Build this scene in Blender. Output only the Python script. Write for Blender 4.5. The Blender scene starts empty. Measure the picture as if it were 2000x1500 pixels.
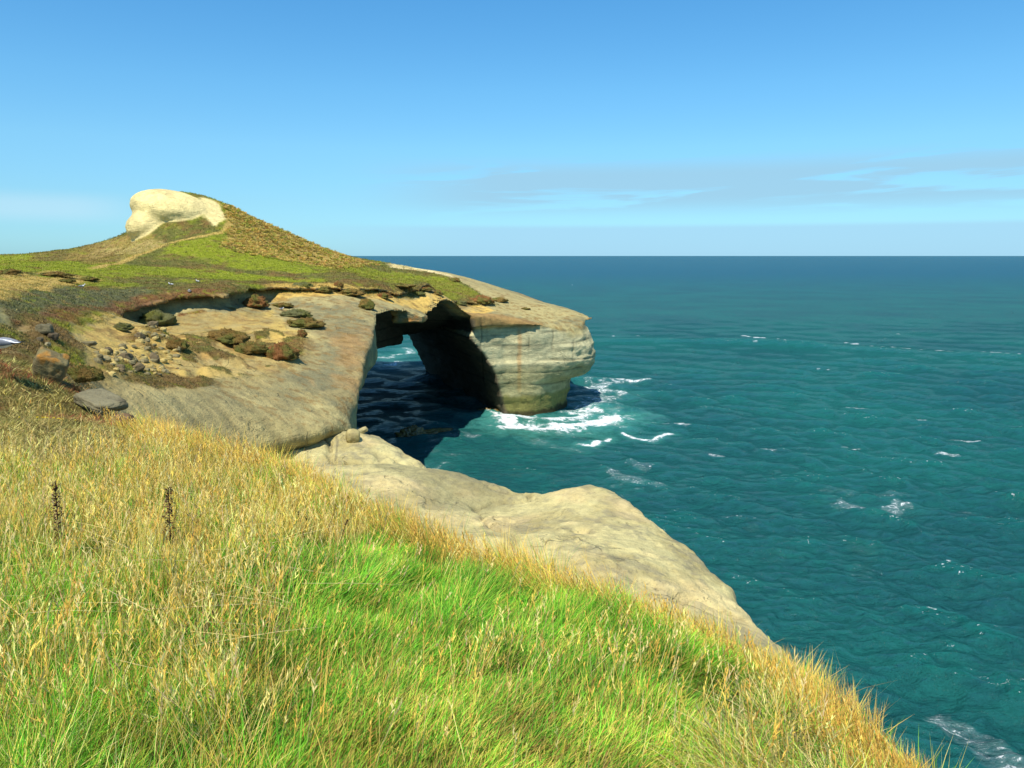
import bpy, math, random
import numpy as np
from mathutils import Vector

random.seed(7)
rng = np.random.default_rng(11)
SC = bpy.context.scene
COL = SC.collection
R = math.radians

# ------------------------------------------------------------------ camera
H = 32.0                      # eye height above the sea
F = 1483.0                    # focal length in photo pixels (2000 wide)
PITCH = math.atan(251 / F)
cd = bpy.data.cameras.new('camera')
cam = bpy.data.objects.new('camera', cd)
COL.objects.link(cam)
cam.location = (0, 0, H)
cam.rotation_euler = (math.pi / 2 - PITCH, 0, 0)
cd.sensor_width = 36
cd.lens = 36 * F / 2000
cd.clip_start = 0.1
cd.clip_end = 200000
SC.camera = cam

# ------------------------------------------------------------------ world, sun
SUN_AZ = math.atan2(-0.34, -0.94)
SUN_EL = R(60)
w = bpy.data.worlds.new('World')
SC.world = w
w.use_nodes = True


class NT:
    """tiny node-tree helper"""
    def __init__(s, tree):
        s.t = tree
        s.n = tree.nodes
        s.l = tree.links

    def node(s, typ, **kw):
        n = s.n.new(typ)
        for k, v in kw.items():
            setattr(n, k, v)
        return n

    def put(s, sock, v):
        if isinstance(v, bpy.types.NodeSocket):
            s.l.new(v, sock)
        elif v is not None:
            sock.default_value = v

    def math(s, op, a, b=None, c=None, clamp=False):
        n = s.node('ShaderNodeMath', operation=op)
        n.use_clamp = clamp
        s.put(n.inputs[0], a)
        if b is not None:
            s.put(n.inputs[1], b)
        if c is not None:
            s.put(n.inputs[2], c)
        return n.outputs[0]

    def mix(s, f, a, b, mode='MIX'):
        n = s.node('ShaderNodeMix', data_type='RGBA', blend_type=mode)
        s.put(n.inputs[0], f)
        s.put(n.inputs[6], a)
        s.put(n.inputs[7], b)
        return n.outputs[2]

    def mrange(s, v, a, b, c=0.0, d=1.0, smooth=True):
        n = s.node('ShaderNodeMapRange')
        n.interpolation_type = 'SMOOTHSTEP' if smooth else 'LINEAR'
        s.put(n.inputs[0], v)
        for i, q in enumerate((a, b, c, d)):
            s.put(n.inputs[i + 1], q)
        return n.outputs[0]

    def noise(s, vec, scale, detail=4.0, rough=0.5, dist=0.0):
        n = s.node('ShaderNodeTexNoise')
        s.put(n.inputs['Vector'], vec)
        n.inputs['Scale'].default_value = scale
        n.inputs['Detail'].default_value = detail
        n.inputs['Roughness'].default_value = rough
        n.inputs['Distortion'].default_value = dist
        return n.outputs['Fac']

    def scalev(s, vec, xyz):
        n = s.node('ShaderNodeVectorMath', operation='MULTIPLY')
        s.put(n.inputs[0], vec)
        n.inputs[1].default_value = xyz
        return n.outputs[0]

    def bump(s, h, dist, strength=1.0, normal=None):
        n = s.node('ShaderNodeBump')
        n.inputs['Strength'].default_value = strength
        n.inputs['Distance'].default_value = dist
        s.put(n.inputs['Height'], h)
        if normal is not None:
            s.put(n.inputs['Normal'], normal)
        return n.outputs[0]


def c4(c):
    return (c[0], c[1], c[2], 1.0)


nt = NT(w.node_tree)
nt.n.clear()
sky = nt.node('ShaderNodeTexSky', sky_type='NISHITA')
sky.sun_disc = False
sky.sun_elevation = SUN_EL
sky.sun_rotation = SUN_AZ
sky.altitude = 0
sky.air_density = 1.0
sky.dust_density = 0.15
sky.ozone_density = 2.0
tc = nt.node('ShaderNodeTexCoord')
sep = nt.node('ShaderNodeSeparateXYZ')
nt.l.new(tc.outputs['Generated'], sep.inputs[0])
dx, dy, dz = sep.outputs
az = nt.math('ARCTAN2', dx, dy)
el = nt.math('ARCSINE', dz)
comb = nt.node('ShaderNodeCombineXYZ')
nt.put(comb.inputs[0], nt.math('MULTIPLY', az, 4.2))
nt.put(comb.inputs[1], nt.math('ADD', nt.math('MULTIPLY', el, 46.0), nt.math('MULTIPLY', az, -1.2)))
nt.put(comb.inputs[2], 2.37)
cn = nt.noise(comb.outputs[0], 1.0, 5, 0.55, 0.35)
band = nt.math('MULTIPLY', nt.mrange(el, 0.043, 0.075), nt.mrange(el, 0.128, 0.098))
side = nt.mrange(az, -0.24, 0.0)
cl = nt.math('MULTIPLY', nt.mrange(cn, 0.38, 0.50), nt.math('MULTIPLY', band, side))
# faint far cloud low over the left horizon and a soft grey bank along the sea horizon
bandl = nt.math('MULTIPLY', nt.math('MULTIPLY', nt.mrange(el, 0.03, 0.05), nt.mrange(el, 0.075, 0.055)), nt.mrange(az, -0.42, -0.52))
low = nt.math('MULTIPLY', nt.mrange(el, 0.041, 0.033), nt.mrange(az, -0.35, 0.0))
hs = nt.node('ShaderNodeHueSaturation')
hs.inputs['Hue'].default_value = 0.5
hs.inputs['Saturation'].default_value = 1.12
hs.inputs['Value'].default_value = 1.0
nt.l.new(sky.outputs[0], hs.inputs['Color'])
ramp = nt.node('ShaderNodeValToRGB')
nt.l.new(nt.mrange(el, 0.0, 0.4, 0, 1, False), ramp.inputs[0])
cr_ = ramp.color_ramp
KS = [(0.0, (.35, .72, 1.21)), (.16, (.48, .80, 1.04)), (.33, (.62, .99, 1.12)), (.5, (.62, 1.07, 1.20)), (.8, (.54, 1.09, 1.27)), (1.0, (.6, 1.04, 1.22))]
for i_, (q_, k_) in enumerate(KS):
    e_ = cr_.elements[i_] if i_ < 2 else cr_.elements.new(q_)
    e_.position = q_
    e_.color = (k_[0], k_[1], k_[2], 1)
skyc = nt.mix(1.0, hs.outputs[0], ramp.outputs[0], 'MULTIPLY')
c1 = nt.mix(nt.math('MULTIPLY', cl, 0.8), skyc, (2.65, 4.6, 6.0, 1))
c1 = nt.mix(nt.math('MULTIPLY', bandl, 0.4), c1, (4.6, 6.2, 7.2, 1))
c1 = nt.mix(nt.math('MULTIPLY', low, 0.75), c1, (2.9, 5.1, 6.8, 1))
bg = nt.node('ShaderNodeBackground')
nt.l.new(c1, bg.inputs[0])
bg.inputs[1].default_value = 0.106
wo = nt.node('ShaderNodeOutputWorld')
nt.l.new(bg.outputs[0], wo.inputs[0])

ld = bpy.data.lights.new('sun', 'SUN')
ld.energy = 4.6
ld.angle = R(0.53)
ld.color = (1.0, 0.95, 0.86)
sun = bpy.data.objects.new('sun', ld)
COL.objects.link(sun)
sv = Vector((math.cos(SUN_EL) * math.sin(SUN_AZ), math.cos(SUN_EL) * math.cos(SUN_AZ), math.sin(SUN_EL)))
sun.rotation_euler = sv.to_track_quat('Z', 'Y').to_euler()
sun.location = (-60, -40, 90)

SC.view_settings.view_transform = 'Standard'
SC.view_settings.look = 'None'
SC.view_settings.exposure = 0.36
SC.view_settings.gamma = 1.0

# ------------------------------------------------------------------ measuring helpers
CP, SP = math.cos(PITCH), math.sin(PITCH)


def ray(px, py):
    a = (px - 1000) / F
    v = (750 - py) / F
    return a, CP + v * SP, -SP + v * CP


def at(px, py, Y):
    a, y, z = ray(px, py)
    return (a / y * Y, Y, H + z / y * Y)


def atz(px, py, Z=0.0):
    a, y, z = ray(px, py)
    t = (Z - H) / z
    return (a * t, y * t, Z)


_LAT = np.random.default_rng(5).random((32, 32, 32)).astype(np.float32)


def vnoise(x, y, z):
    x = np.asarray(x, np.float32); y = np.asarray(y, np.float32); z = np.asarray(z, np.float32)
    xi = np.floor(x); yi = np.floor(y); zi = np.floor(z)
    fx = x - xi; fy = y - yi; fz = z - zi
    fx = fx * fx * (3 - 2 * fx); fy = fy * fy * (3 - 2 * fy); fz = fz * fz * (3 - 2 * fz)
    xi = xi.astype(np.int32) & 31; yi = yi.astype(np.int32) & 31; zi = zi.astype(np.int32) & 31
    x1 = (xi + 1) & 31; y1 = (yi + 1) & 31; z1 = (zi + 1) & 31
    L = _LAT
    a = L[xi, yi, zi] * (1 - fx) + L[x1, yi, zi] * fx
    b = L[xi, y1, zi] * (1 - fx) + L[x1, y1, zi] * fx
    c = L[xi, yi, z1] * (1 - fx) + L[x1, yi, z1] * fx
    d = L[xi, y1, z1] * (1 - fx) + L[x1, y1, z1] * fx
    return (a * (1 - fy) + b * fy) * (1 - fz) + (c * (1 - fy) + d * fy) * fz


def fbm(x, y, z=0.0, f=1.0, o=4, s=0.0, g=0.5):
    """about -1 .. 1"""
    x = np.asarray(x); y = np.asarray(y)
    z = np.zeros_like(x) + z
    t = 0; a = 1.0; n = 0
    for i in range(o):
        t = t + a * (vnoise(x * f + s + 7.3 * i, y * f + 1.7 * s + 3.1 * i, z * f + 2.3 * s + 5.7 * i) - 0.5)
        n += a
        a *= g
        f *= 2.03
    return t * 2 / n


def sst(x, a, b):
    t = np.clip((x - a) / (b - a), 0, 1)
    return t * t * (3 - 2 * t)


def smin(a, b, k):
    h = np.clip(0.5 + 0.5 * (b - a) / k, 0, 1)
    return b * (1 - h) + a * h - k * h * (1 - h)


def smax(a, b, k):
    return -smin(-a, -b, k)


def tps_fit(P):
    P = np.array(P, float)
    xy = P[:, :2] / 30.0
    n = len(P)
    d = np.sqrt(((xy[:, None] - xy[None]) ** 2).sum(-1))
    K = np.where(d > 0, d * d * np.log(d + 1e-12), 0) + np.eye(n) * 0.0015
    A = np.zeros((n + 3, n + 3))
    A[:n, :n] = K; A[:n, n] = 1; A[:n, n + 1:] = xy
    A[n, :n] = 1; A[n + 1:, :n] = xy.T
    b = np.zeros(n + 3); b[:n] = P[:, 2]
    return xy, np.linalg.solve(A, b)


def tps_eval(M, x, y):
    xy, wgt = M
    x = np.asarray(x, float) / 30; y = np.asarray(y, float) / 30
    n = len(xy)
    out = wgt[n] + wgt[n + 1] * x + wgt[n + 2] * y
    for i in range(n):
        d2 = (x - xy[i, 0]) ** 2 + (y - xy[i, 1]) ** 2
        out = out + wgt[i] * 0.5 * d2 * np.log(d2 + 1e-12)
    return out


def poly_sd(poly, x, y):
    """signed distance to a closed polygon, positive inside"""
    P = np.array(poly, float)[:, :2]
    x = np.asarray(x, float); y = np.asarray(y, float)
    best = np.full(x.shape, 1e18)
    ins = np.zeros(x.shape, bool)
    for i in range(len(P)):
        ax, ay = P[i]; bx, by = P[(i + 1) % len(P)]
        ex, ey = bx - ax, by - ay
        t = np.clip(((x - ax) * ex + (y - ay) * ey) / (ex * ex + ey * ey + 1e-12), 0, 1)
        best = np.minimum(best, (x - ax - t * ex) ** 2 + (y - ay - t * ey) ** 2)
        c = ((ay > y) != (by > y))
        with np.errstate(divide='ignore', invalid='ignore'):
            xc = (bx - ax) * (y - ay) / (by - ay + 1e-15) + ax
        ins ^= c & (x < xc)
    d = np.sqrt(best)
    return np.where(ins, d, -d)


def line_d(pts, x, y):
    P = np.array(pts, float)[:, :2]
    best = np.full(np.shape(x), 1e18)
    for i in range(len(P) - 1):
        ax, ay = P[i]; ex, ey = P[i + 1] - P[i]
        t = np.clip(((x - ax) * ex + (y - ay) * ey) / (ex * ex + ey * ey + 1e-12), 0, 1)
        best = np.minimum(best, (x - ax - t * ex) ** 2 + (y - ay - t * ey) ** 2)
    return np.sqrt(best)


# ------------------------------------------------------------------ mesh helpers
def np_mesh(name, verts, faces, mat=None, smooth=True, cols=None, attrs=None, parent=None):
    """faces: list of int arrays (n,k)"""
    me = bpy.data.meshes.new(name)
    verts = np.ascontiguousarray(verts, np.float32)
    if not isinstance(faces, (list, tuple)):
        faces = [faces]
    faces = [np.asarray(f, np.int32) for f in faces if len(f)]
    nl = sum(f.size for f in faces)
    npoly = sum(len(f) for f in faces)
    me.vertices.add(len(verts)); me.loops.add(nl); me.polygons.add(npoly)
    me.vertices.foreach_set('co', verts.ravel())
    me.loops.foreach_set('vertex_index', np.concatenate([f.ravel() for f in faces]))
    tot = np.concatenate([np.full(len(f), f.shape[1], np.int32) for f in faces])
    st = np.concatenate([[0], np.cumsum(tot)[:-1]]).astype(np.int32)
    me.polygons.foreach_set('loop_start', st)
    me.polygons.foreach_set('loop_total', tot)
    me.polygons.foreach_set('use_smooth', np.full(npoly, smooth, bool))
    me.update(calc_edges=True)
    if cols is not None:
        a = me.attributes.new('Col', 'FLOAT_COLOR', 'POINT')
        cc = np.ones((len(verts), 4), np.float32); cc[:, :3] = cols
        a.data.foreach_set('color', cc.ravel())
    for k, v in (attrs or {}).items():
        a = me.attributes.new(k, 'FLOAT', 'POINT')
        a.data.foreach_set('value', np.ascontiguousarray(v, np.float32))
    if mat:
        me.materials.append(mat)
    o = bpy.data.objects.new(name, me)
    COL.objects.link(o)
    if parent:
        o.parent = parent
    return o


def tag(o, label=None, cat=None, group=None, kind=None):
    if label: o['label'] = label
    if cat: o['category'] = cat
    if group: o['group'] = group
    if kind: o['kind'] = kind
    return o


def surface_nets(D, ua, ya, za):
    """D > 0 inside; grid x = u*y.  returns verts, quads"""
    s = D > 0
    nx, ny, nz = D.shape
    cnt = np.zeros((nx - 1, ny - 1, nz - 1), np.int8)
    for i in (0, 1):
        for j in (0, 1):
            for k in (0, 1):
                cnt += s[i:nx - 1 + i, j:ny - 1 + j, k:nz - 1 + k]
    act = (cnt > 0) & (cnt < 8)
    I, J, K = np.nonzero(act)
    idx = np.full(act.shape, -1, np.int32)
    idx[I, J, K] = np.arange(len(I))
    C = {}
    for i in (0, 1):
        for j in (0, 1):
            for k in (0, 1):
                C[i, j, k] = D[I + i, J + j, K + k]
    acc = np.zeros((len(I), 3)); n = np.zeros(len(I))
    ks = list(C)
    for a in ks:
        for ax in range(3):
            if a[ax] == 0:
                b = list(a); b[ax] = 1; b = tuple(b)
                da, db = C[a], C[b]
                m = (da > 0) != (db > 0)
                t = np.where(m, da / np.where(m, da - db, 1), 0)
                p = np.array(a, float)[None] + np.zeros((len(I), 3))
                p[:, ax] = t
                acc += p * m[:, None]
                n += m
    acc /= n[:, None]
    fi = I + acc[:, 0]; fj = J + acc[:, 1]; fk = K + acc[:, 2]
    U = np.interp(fi, np.arange(nx), ua); Yy = np.interp(fj, np.arange(ny), ya); Z = np.interp(fk, np.arange(nz), za)
    V = np.stack([U * Yy, Yy, Z], 1)
    quads = []
    for ax in range(3):
        sl0 = [slice(None)] * 3; sl1 = [slice(None)] * 3
        sl0[ax] = slice(0, -1); sl1[ax] = slice(1, None)
        a = s[tuple(sl0)]; b = s[tuple(sl1)]
        e = a != b
        o1, o2 = [(1, 2), (2, 0), (0, 1)][ax]
        E = np.array(np.nonzero(e))
        shape = act.shape
        ok = (E[o1] > 0) & (E[o2] > 0) & (E[o1] < shape[o1]) & (E[o2] < shape[o2])
        E = E[:, ok]
        q = []
        for d1, d2 in ((-1, -1), (0, -1), (0, 0), (-1, 0)):
            T = E.copy(); T[o1] += d1; T[o2] += d2
            q.append(idx[T[0], T[1], T[2]])
        q = np.stack(q, 1)
        flip = ~a[E[0], E[1], E[2]]
        q[flip] = q[flip][:, ::-1]
        quads.append(q)
    return V, np.concatenate(quads)


def smooth_mesh(V, Q, it=1, f=0.5):
    for _ in range(it):
        acc = np.zeros_like(V); n = np.zeros(len(V))
        for a, b in ((0, 1), (1, 2), (2, 3), (3, 0)):
            for p, q in ((a, b), (b, a)):
                for c in range(3):
                    acc[:, c] += np.bincount(Q[:, p], V[Q[:, q], c], len(V))
                n += np.bincount(Q[:, p], minlength=len(V))
        V = V * (1 - f) + f * acc / np.maximum(n, 1)[:, None]
    return V


def subdivide(V, Q):
    nv = len(V)
    E = np.concatenate([Q[:, [0, 1]], Q[:, [1, 2]], Q[:, [2, 3]], Q[:, [3, 0]]])
    E.sort(axis=1)
    key = E[:, 0].astype(np.int64) * nv + E[:, 1]
    uk, inv = np.unique(key, return_inverse=True)
    ea = (uk // nv).astype(np.int64); eb = (uk % nv).astype(np.int64)
    EM = (V[ea] + V[eb]) / 2
    FC = V[Q].mean(1)
    V2 = np.concatenate([V, EM, FC])
    m = len(Q)
    e = [inv[i * m:(i + 1) * m] + nv for i in range(4)]
    f = np.arange(m) + nv + len(uk)
    Q2 = np.concatenate([
        np.stack([Q[:, 0], e[0], f, e[3]], 1), np.stack([e[0], Q[:, 1], e[1], f], 1),
        np.stack([f, e[1], Q[:, 2], e[2]], 1), np.stack([e[3], f, e[2], Q[:, 3]], 1)])
    return V2, Q2


def normals(V, Q):
    if Q.shape[1] == 4:
        fn = np.cross(V[Q[:, 2]] - V[Q[:, 0]], V[Q[:, 3]] - V[Q[:, 1]])
    else:
        fn = np.cross(V[Q[:, 1]] - V[Q[:, 0]], V[Q[:, 2]] - V[Q[:, 0]])
    N = np.zeros_like(V)
    for c in range(3):
        for k in range(Q.shape[1]):
            N[:, c] += np.bincount(Q[:, k], fn[:, c], len(V))
    return N / (np.linalg.norm(N, axis=1)[:, None] + 1e-12)


# ------------------------------------------------------------------ materials
def new_mat(name):
    m = bpy.data.materials.new(name)
    m.use_nodes = True
    t = NT(m.node_tree)
    t.n.clear()
    out = t.node('ShaderNodeOutputMaterial')
    p = t.node('ShaderNodeBsdfPrincipled')
    t.l.new(p.outputs[0], out.inputs[0])
    p.inputs['Roughness'].default_value = 0.9
    p.inputs['Specular IOR Level'].default_value = 0.2
    return m, t, p, out


def terrain_mat(name, s1=2.0, s2=12.0, b1=0.12, b2=0.02, var=0.25, pits=0.0):
    m, t, p, out = new_mat(name)
    at_ = t.node('ShaderNodeAttribute', attribute_name='Col')
    vg = t.node('ShaderNodeAttribute', attribute_name='veg')
    tc = t.node('ShaderNodeTexCoord')
    v = tc.outputs['Object']
    n1 = t.noise(v, s1, 8, 0.62)
    n2 = t.noise(v, s2, 5, 0.65)
    nz = t.noise(t.scalev(v, (1, 1, 5)), s1 * 1.3, 6, 0.6, 0.3)
    k = t.math('ADD', t.math('MULTIPLY', n1, 0.6), t.math('MULTIPLY', n2, 0.4))
    g = t.mrange(k, 0.3, 0.7, 1 - var, 1 + var, False)
    cmb = t.node('ShaderNodeCombineXYZ')
    for i in range(3):
        t.put(cmb.inputs[i], g)
    col = t.mix(1.0, at_.outputs['Color'], cmb.outputs[0], 'MULTIPLY')
    col = t.mix(t.mrange(nz, 0.55, 0.72, 0, 0.22), col, (0.16, 0.12, 0.07, 1))
    t.put(p.inputs['Base Color'], col)
    hgt = t.math('ADD', t.math('MULTIPLY', n1, 1.0), t.math('MULTIPLY', nz, 0.6))
    bb = t.bump(hgt, b1)
    bb = t.bump(n2, b2, 1.0, bb)
    if pits:
        vo = t.node('ShaderNodeTexVoronoi')
        t.put(vo.inputs['Vector'], v)
        vo.inputs['Scale'].default_value = pits
        pm = t.mrange(vo.outputs['Distance'], 0.0, 0.22, 0, 1)
        sel = t.mrange(t.noise(v, 0.5, 3), 0.52, 0.6)
        pm2 = t.math('SUBTRACT', 1.0, t.math('MULTIPLY', t.math('SUBTRACT', 1.0, pm), sel))
        bb = t.bump(pm2, 0.08, 1.0, bb)
    wv = t.node('ShaderNodeTexNoise')
    t.put(wv.inputs['Vector'], v); wv.inputs['Scale'].default_value = .6; wv.inputs['Detail'].default_value = 5
    wa = t.node('ShaderNodeVectorMath', operation='MULTIPLY_ADD')
    t.put(wa.inputs[0], wv.outputs['Color']); wa.inputs[1].default_value = (2.2, 2.2, 2.2); t.put(wa.inputs[2], v)
    vc = t.node('ShaderNodeTexVoronoi', feature='DISTANCE_TO_EDGE')
    t.put(vc.inputs['Vector'], wa.outputs[0]); vc.inputs['Scale'].default_value = .28
    ck = t.math('SUBTRACT', 1.0, t.mrange(vc.outputs['Distance'], .0, .028))
    ck = t.math('MULTIPLY', ck, t.mrange(t.noise(v, .23, 3), .50, .60))
    ck = t.math('MULTIPLY', ck, t.math('SUBTRACT', 1.0, vg.outputs['Fac'], clamp=True))
    bb = t.bump(t.math('SUBTRACT', 1.0, ck), 0.07, 1.0, bb)
    sp = t.mrange(t.noise(v, 4.5, 3, .5), .63, .68)
    sp = t.math('MULTIPLY', sp, t.mrange(t.noise(v, .4, 3), .42, .58))
    col = t.mix(t.math('MULTIPLY', t.math('MAXIMUM', t.math('MULTIPLY', ck, .45), sp), .5), col, (.09, .075, .045, 1))
    t.put(p.inputs['Base Color'], col)
    vb = t.noise(v, 9.0, 4, 0.7)
    bmix = t.math('MULTIPLY', vb, vg.outputs['Fac'])
    bb = t.bump(bmix, 0.18, 1.0, bb)
    t.put(p.inputs['Normal'], bb)
    return m


M_ROCK = terrain_mat('weathered_sandstone', 0.9, 7.0, 0.22, 0.05, 0.34, 1.3)
M_LEDGE = terrain_mat('pale_sandstone', 1.6, 12.0, 0.14, 0.03, 0.34, 2.2)
M_SOIL = terrain_mat('soil', 2.0, 15.0, 0.1, 0.02, 0.3)


def veg_mat(name, transl=0.35):
    m, t, p, out = new_mat(name)
    at_ = t.node('ShaderNodeAttribute', attribute_name='Col')
    t.put(p.inputs['Base Color'], at_.outputs['Color'])
    p.inputs['Roughness'].default_value = 0.6
    p.inputs['Specular IOR Level'].default_value = 0.25
    tr = t.node('ShaderNodeBsdfTranslucent')
    t.put(tr.inputs[0], at_.outputs['Color'])
    mx = t.node('ShaderNodeMixShader')
    mx.inputs[0].default_value = transl
    t.l.new(p.outputs[0], mx.inputs[1]); t.l.new(tr.outputs[0], mx.inputs[2])
    t.l.new(mx.outputs[0], out.inputs[0])
    return m


M_BLADE = veg_mat('grass_blades', .22)
M_TUFT = veg_mat('tuft_leaves', 0.2)


def flat_mat(name, col, col2=None, sc=8.0, rough=0.85, bump=0.02, spec=0.2, thr=(0.4, 0.6)):
    m, t, p, out = new_mat(name)
    tc = t.node('ShaderNodeTexCoord')
    v = tc.outputs['Object']
    n = t.noise(v, sc, 6, 0.62)
    if col2:
        t.put(p.inputs['Base Color'], t.mix(t.mrange(n, *thr), c4(col), c4(col2)))
    else:
        p.inputs['Base Color'].default_value = c4(col)
    p.inputs['Roughness'].default_value = rough
    p.inputs['Specular IOR Level'].default_value = spec
    t.put(p.inputs['Normal'], t.bump(n, bump))
    return m


# ------------------------------------------------------------------ headland height field
HP = [at(*a) for a in [
    (0, 500, 170), (200, 473, 165), (-200, 505, 165), (265, 470, 152),
    (330, 385, 155), (390, 384, 158), (450, 406, 161), (560, 456, 168), (650, 493, 180), (705, 507, 192), (765, 522, 213),
    (870, 532, 208), (960, 556, 198), (1060, 591, 184), (1120, 607, 170), (1150, 625, 163),
    (725, 608, 105), (780, 598, 118), (830, 599, 128), (905, 604, 145), (985, 620, 150), (1060, 634, 152), (1110, 640, 156),
    (600, 560, 115), (450, 560, 100), (340, 557, 98), (100, 560, 78), (0, 590, 55),
    (250, 618, 80), (440, 583, 92), (450, 650, 84), (300, 645, 70), (300, 700, 60), (200, 700, 53), (150, 720, 46),
    (400, 740, 60), (550, 700, 75), (650, 640, 92), (600, 800, 62), (450, 800, 54), (300, 780, 47), (400, 860, 47), (300, 850, 42),
    (0, 640, 42), (0, 560, 64), (100, 640, 50), (180, 620, 64), (100, 700, 36), (0, 530, 90), (200, 520, 110),
    (450, 530, 125), (700, 550, 122), (850, 562, 138), (400, 480, 137), (300, 472, 143), (450, 450, 150), (380, 440, 149),
    (715, 700, 84), (705, 800, 66), (695, 850, 59), (650, 868, 56), (550, 880, 53), (480, 878, 50),
    (250, 820, 33), (240, 800, 28), (0, 700, 26), (0, 560, 64), (700, 740, 76), (620, 560, 112), (520, 600, 96), (600, 600, 101),
    (560, 500, 158), (650, 515, 165), (760, 535, 175), (870, 545, 175), (960, 580, 165), (-300, 600, 60), (-300, 520, 110),
]]
HP += [(-60, 190, 30), (-90, 195, 31), (-110, 190, 30), (-150, 180, 29), (-60, 20, 28), (-30, 12, 27.5), (-12, 14, 26.8), (-20, 24, 28.3),
       (30, 165, 14), (20, 190, 18), (0, 215, 22), (-30, 235, 26), (-70, 182, 34.5), (-50, 195, 31.5)]
TPS = tps_fit(HP)

# turf lifted above the sand it covers: outlines measured in the photograph, laid on the terrain
_gx = np.arange(-150, 30, 0.75); _gy = np.arange(8, 246, 0.75)
_GX, _GY = np.meshgrid(_gx, _gy, indexing='ij')
_T0 = tps_eval(TPS, _GX, _GY)


def bil(G, x, y):
    fx = np.clip((np.asarray(x) - _gx[0]) / 0.75, 0, len(_gx) - 1.001)
    fy = np.clip((np.asarray(y) - _gy[0]) / 0.75, 0, len(_gy) - 1.001)
    i = fx.astype(int); j = fy.astype(int); fx = fx - i; fy = fy - j
    return (G[i, j] * (1 - fx) + G[i + 1, j] * fx) * (1 - fy) + (G[i, j + 1] * (1 - fx) + G[i + 1, j + 1] * fx) * fy


def hit(px, py, G=None, y0=24.0, ymax=240.0):
    """where the sight line of a photo pixel first meets the terrain"""
    G = _T0 if G is None else G
    a, dy_, dz_ = ray(px, py)
    Y = np.arange(y0, ymax, 0.25)
    x = a / dy_ * Y; z = H + dz_ / dy_ * Y
    below = z < bil(G, x, Y)
    if not below.any():
        j = int(np.argmin(z - bil(G, x, Y)))
    else:
        j = int(np.argmax(below))
    return (float(x[j]), float(Y[j]), float(bil(G, x[j], Y[j])))


def hpoly(pts):
    return [hit(*p)[:2] for p in pts]


TURF_EDGE = hpoly([(-60, 600), (0, 598), (20, 640), (80, 640), (150, 640), (200, 632), (250, 618), (300, 598), (360, 594), (440, 584), (500, 575), (540, 566),
                   (620, 566), (700, 571), (800, 578), (900, 590), (980, 598), (940, 575), (890, 546), (850, 535)]) + [(-32, 196), (-42, 214), (-190, 214), (-190, 52)]
_tsd = poly_sd(TURF_EDGE, _GX, _GY) + 1.2 * fbm(_GX, _GY, 0, 0.35, 3, 3.0)
LEFT_TURF = hpoly([(-60, 650), (60, 640), (120, 640), (165, 690), (185, 735), (130, 760), (60, 720), (-60, 700)])
_lsd = poly_sd(LEFT_TURF, _GX, _GY) + 0.5 * fbm(_GX, _GY, 0, 0.6, 3, 9.0)
_scarp = sst(_GY, 44, 60) * (1 - 0.72 * sst(_GY, 96, 108))
_dl = line_d(hpoly([(262, 614), (300, 603), (330, 597), (440, 585), (505, 577)]), _GX, _GY)
_d2 = line_d(hpoly([(520, 570), (620, 568), (700, 573), (800, 580), (900, 592)]), _GX, _GY)
_dig = np.maximum(1 - sst(_dl, 3.5, 8), .38 * (1 - sst(_d2, 3, 7)))
_TT = _T0 + 0.2 + 0.5 * _dig                     # top of the turf
_TS = _T0 - 1.35 * _dig * sst(_tsd, -10, -0.3) * (1 - sst(_tsd, 1.0, 2.6))   # sand worn away below its lip
_T1 = np.where(_tsd > 0, _TT, _TS)
_add = sst(_lsd, -0.3, 0.6) * 0.5 + 0.35 * fbm(_GX, _GY, 0, 0.09, 3, 1.0) * sst(_GY, 60, 100)
# furrows running down the near rock face
_s = 0.74 * _GX + 0.67 * _GY + 1.2 * fbm(_GX, _GY, 0, 0.12, 2, 4.0)
_fur = np.abs(np.sin(_s * math.pi / 2.9)) ** 0.7
_add += -0.16 * (1 - _fur) * sst(_GY, 34, 42) * (1 - sst(_GY, 60, 66)) * sst(_GX, -36, -28)


_slope = poly_sd(hpoly([(180, 690), (260, 640), (440, 610), (600, 660), (600, 700), (540, 725), (300, 745), (190, 745)]), _GX, _GY)


def scrub(x, y):
    return fbm(x, y * .8, 0, .30, 4, 91., .6)


_scr = sst(scrub(_GX, _GY), -.03, .05) * sst(_slope, -1, 1.5)
_add = _add + sst(_slope, -1, 2) * (.7 * fbm(_GX, _GY, 0, .34, 4, 71., .6) - .5 * (1 - sst(np.abs(fbm(_GX, _GY * .6, 0, .2, 3, 73.)), 0, .09))) + .45 * _scr
_T1 += _add; _TS += _add; _TT += _add


def Tz(x, y):
    return bil(_T1, x, y)


HEAD_POLY = [(-19.4, 105), (-17.4, 117), (-14.9, 128), (-9.6, 145), (-1.5, 150), (6.1, 151), (11.5, 153.5), (15.4, 157), (17.4, 161), (17.3, 166),
             (14, 173), (10, 184), (0, 199), (-14, 209), (-30, 217), (-45, 214), (-75, 208), (-190, 215), (-190, 5), (-30, 4), (-9.6, 8), (-9.4, 22),
             (-13.5, 28), (-18.2, 37), (-18.9, 46), (-17.2, 53.5), (-13.4, 58.0), (-12.5, 61), (-13.6, 66), (-16.6, 85)]


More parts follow.
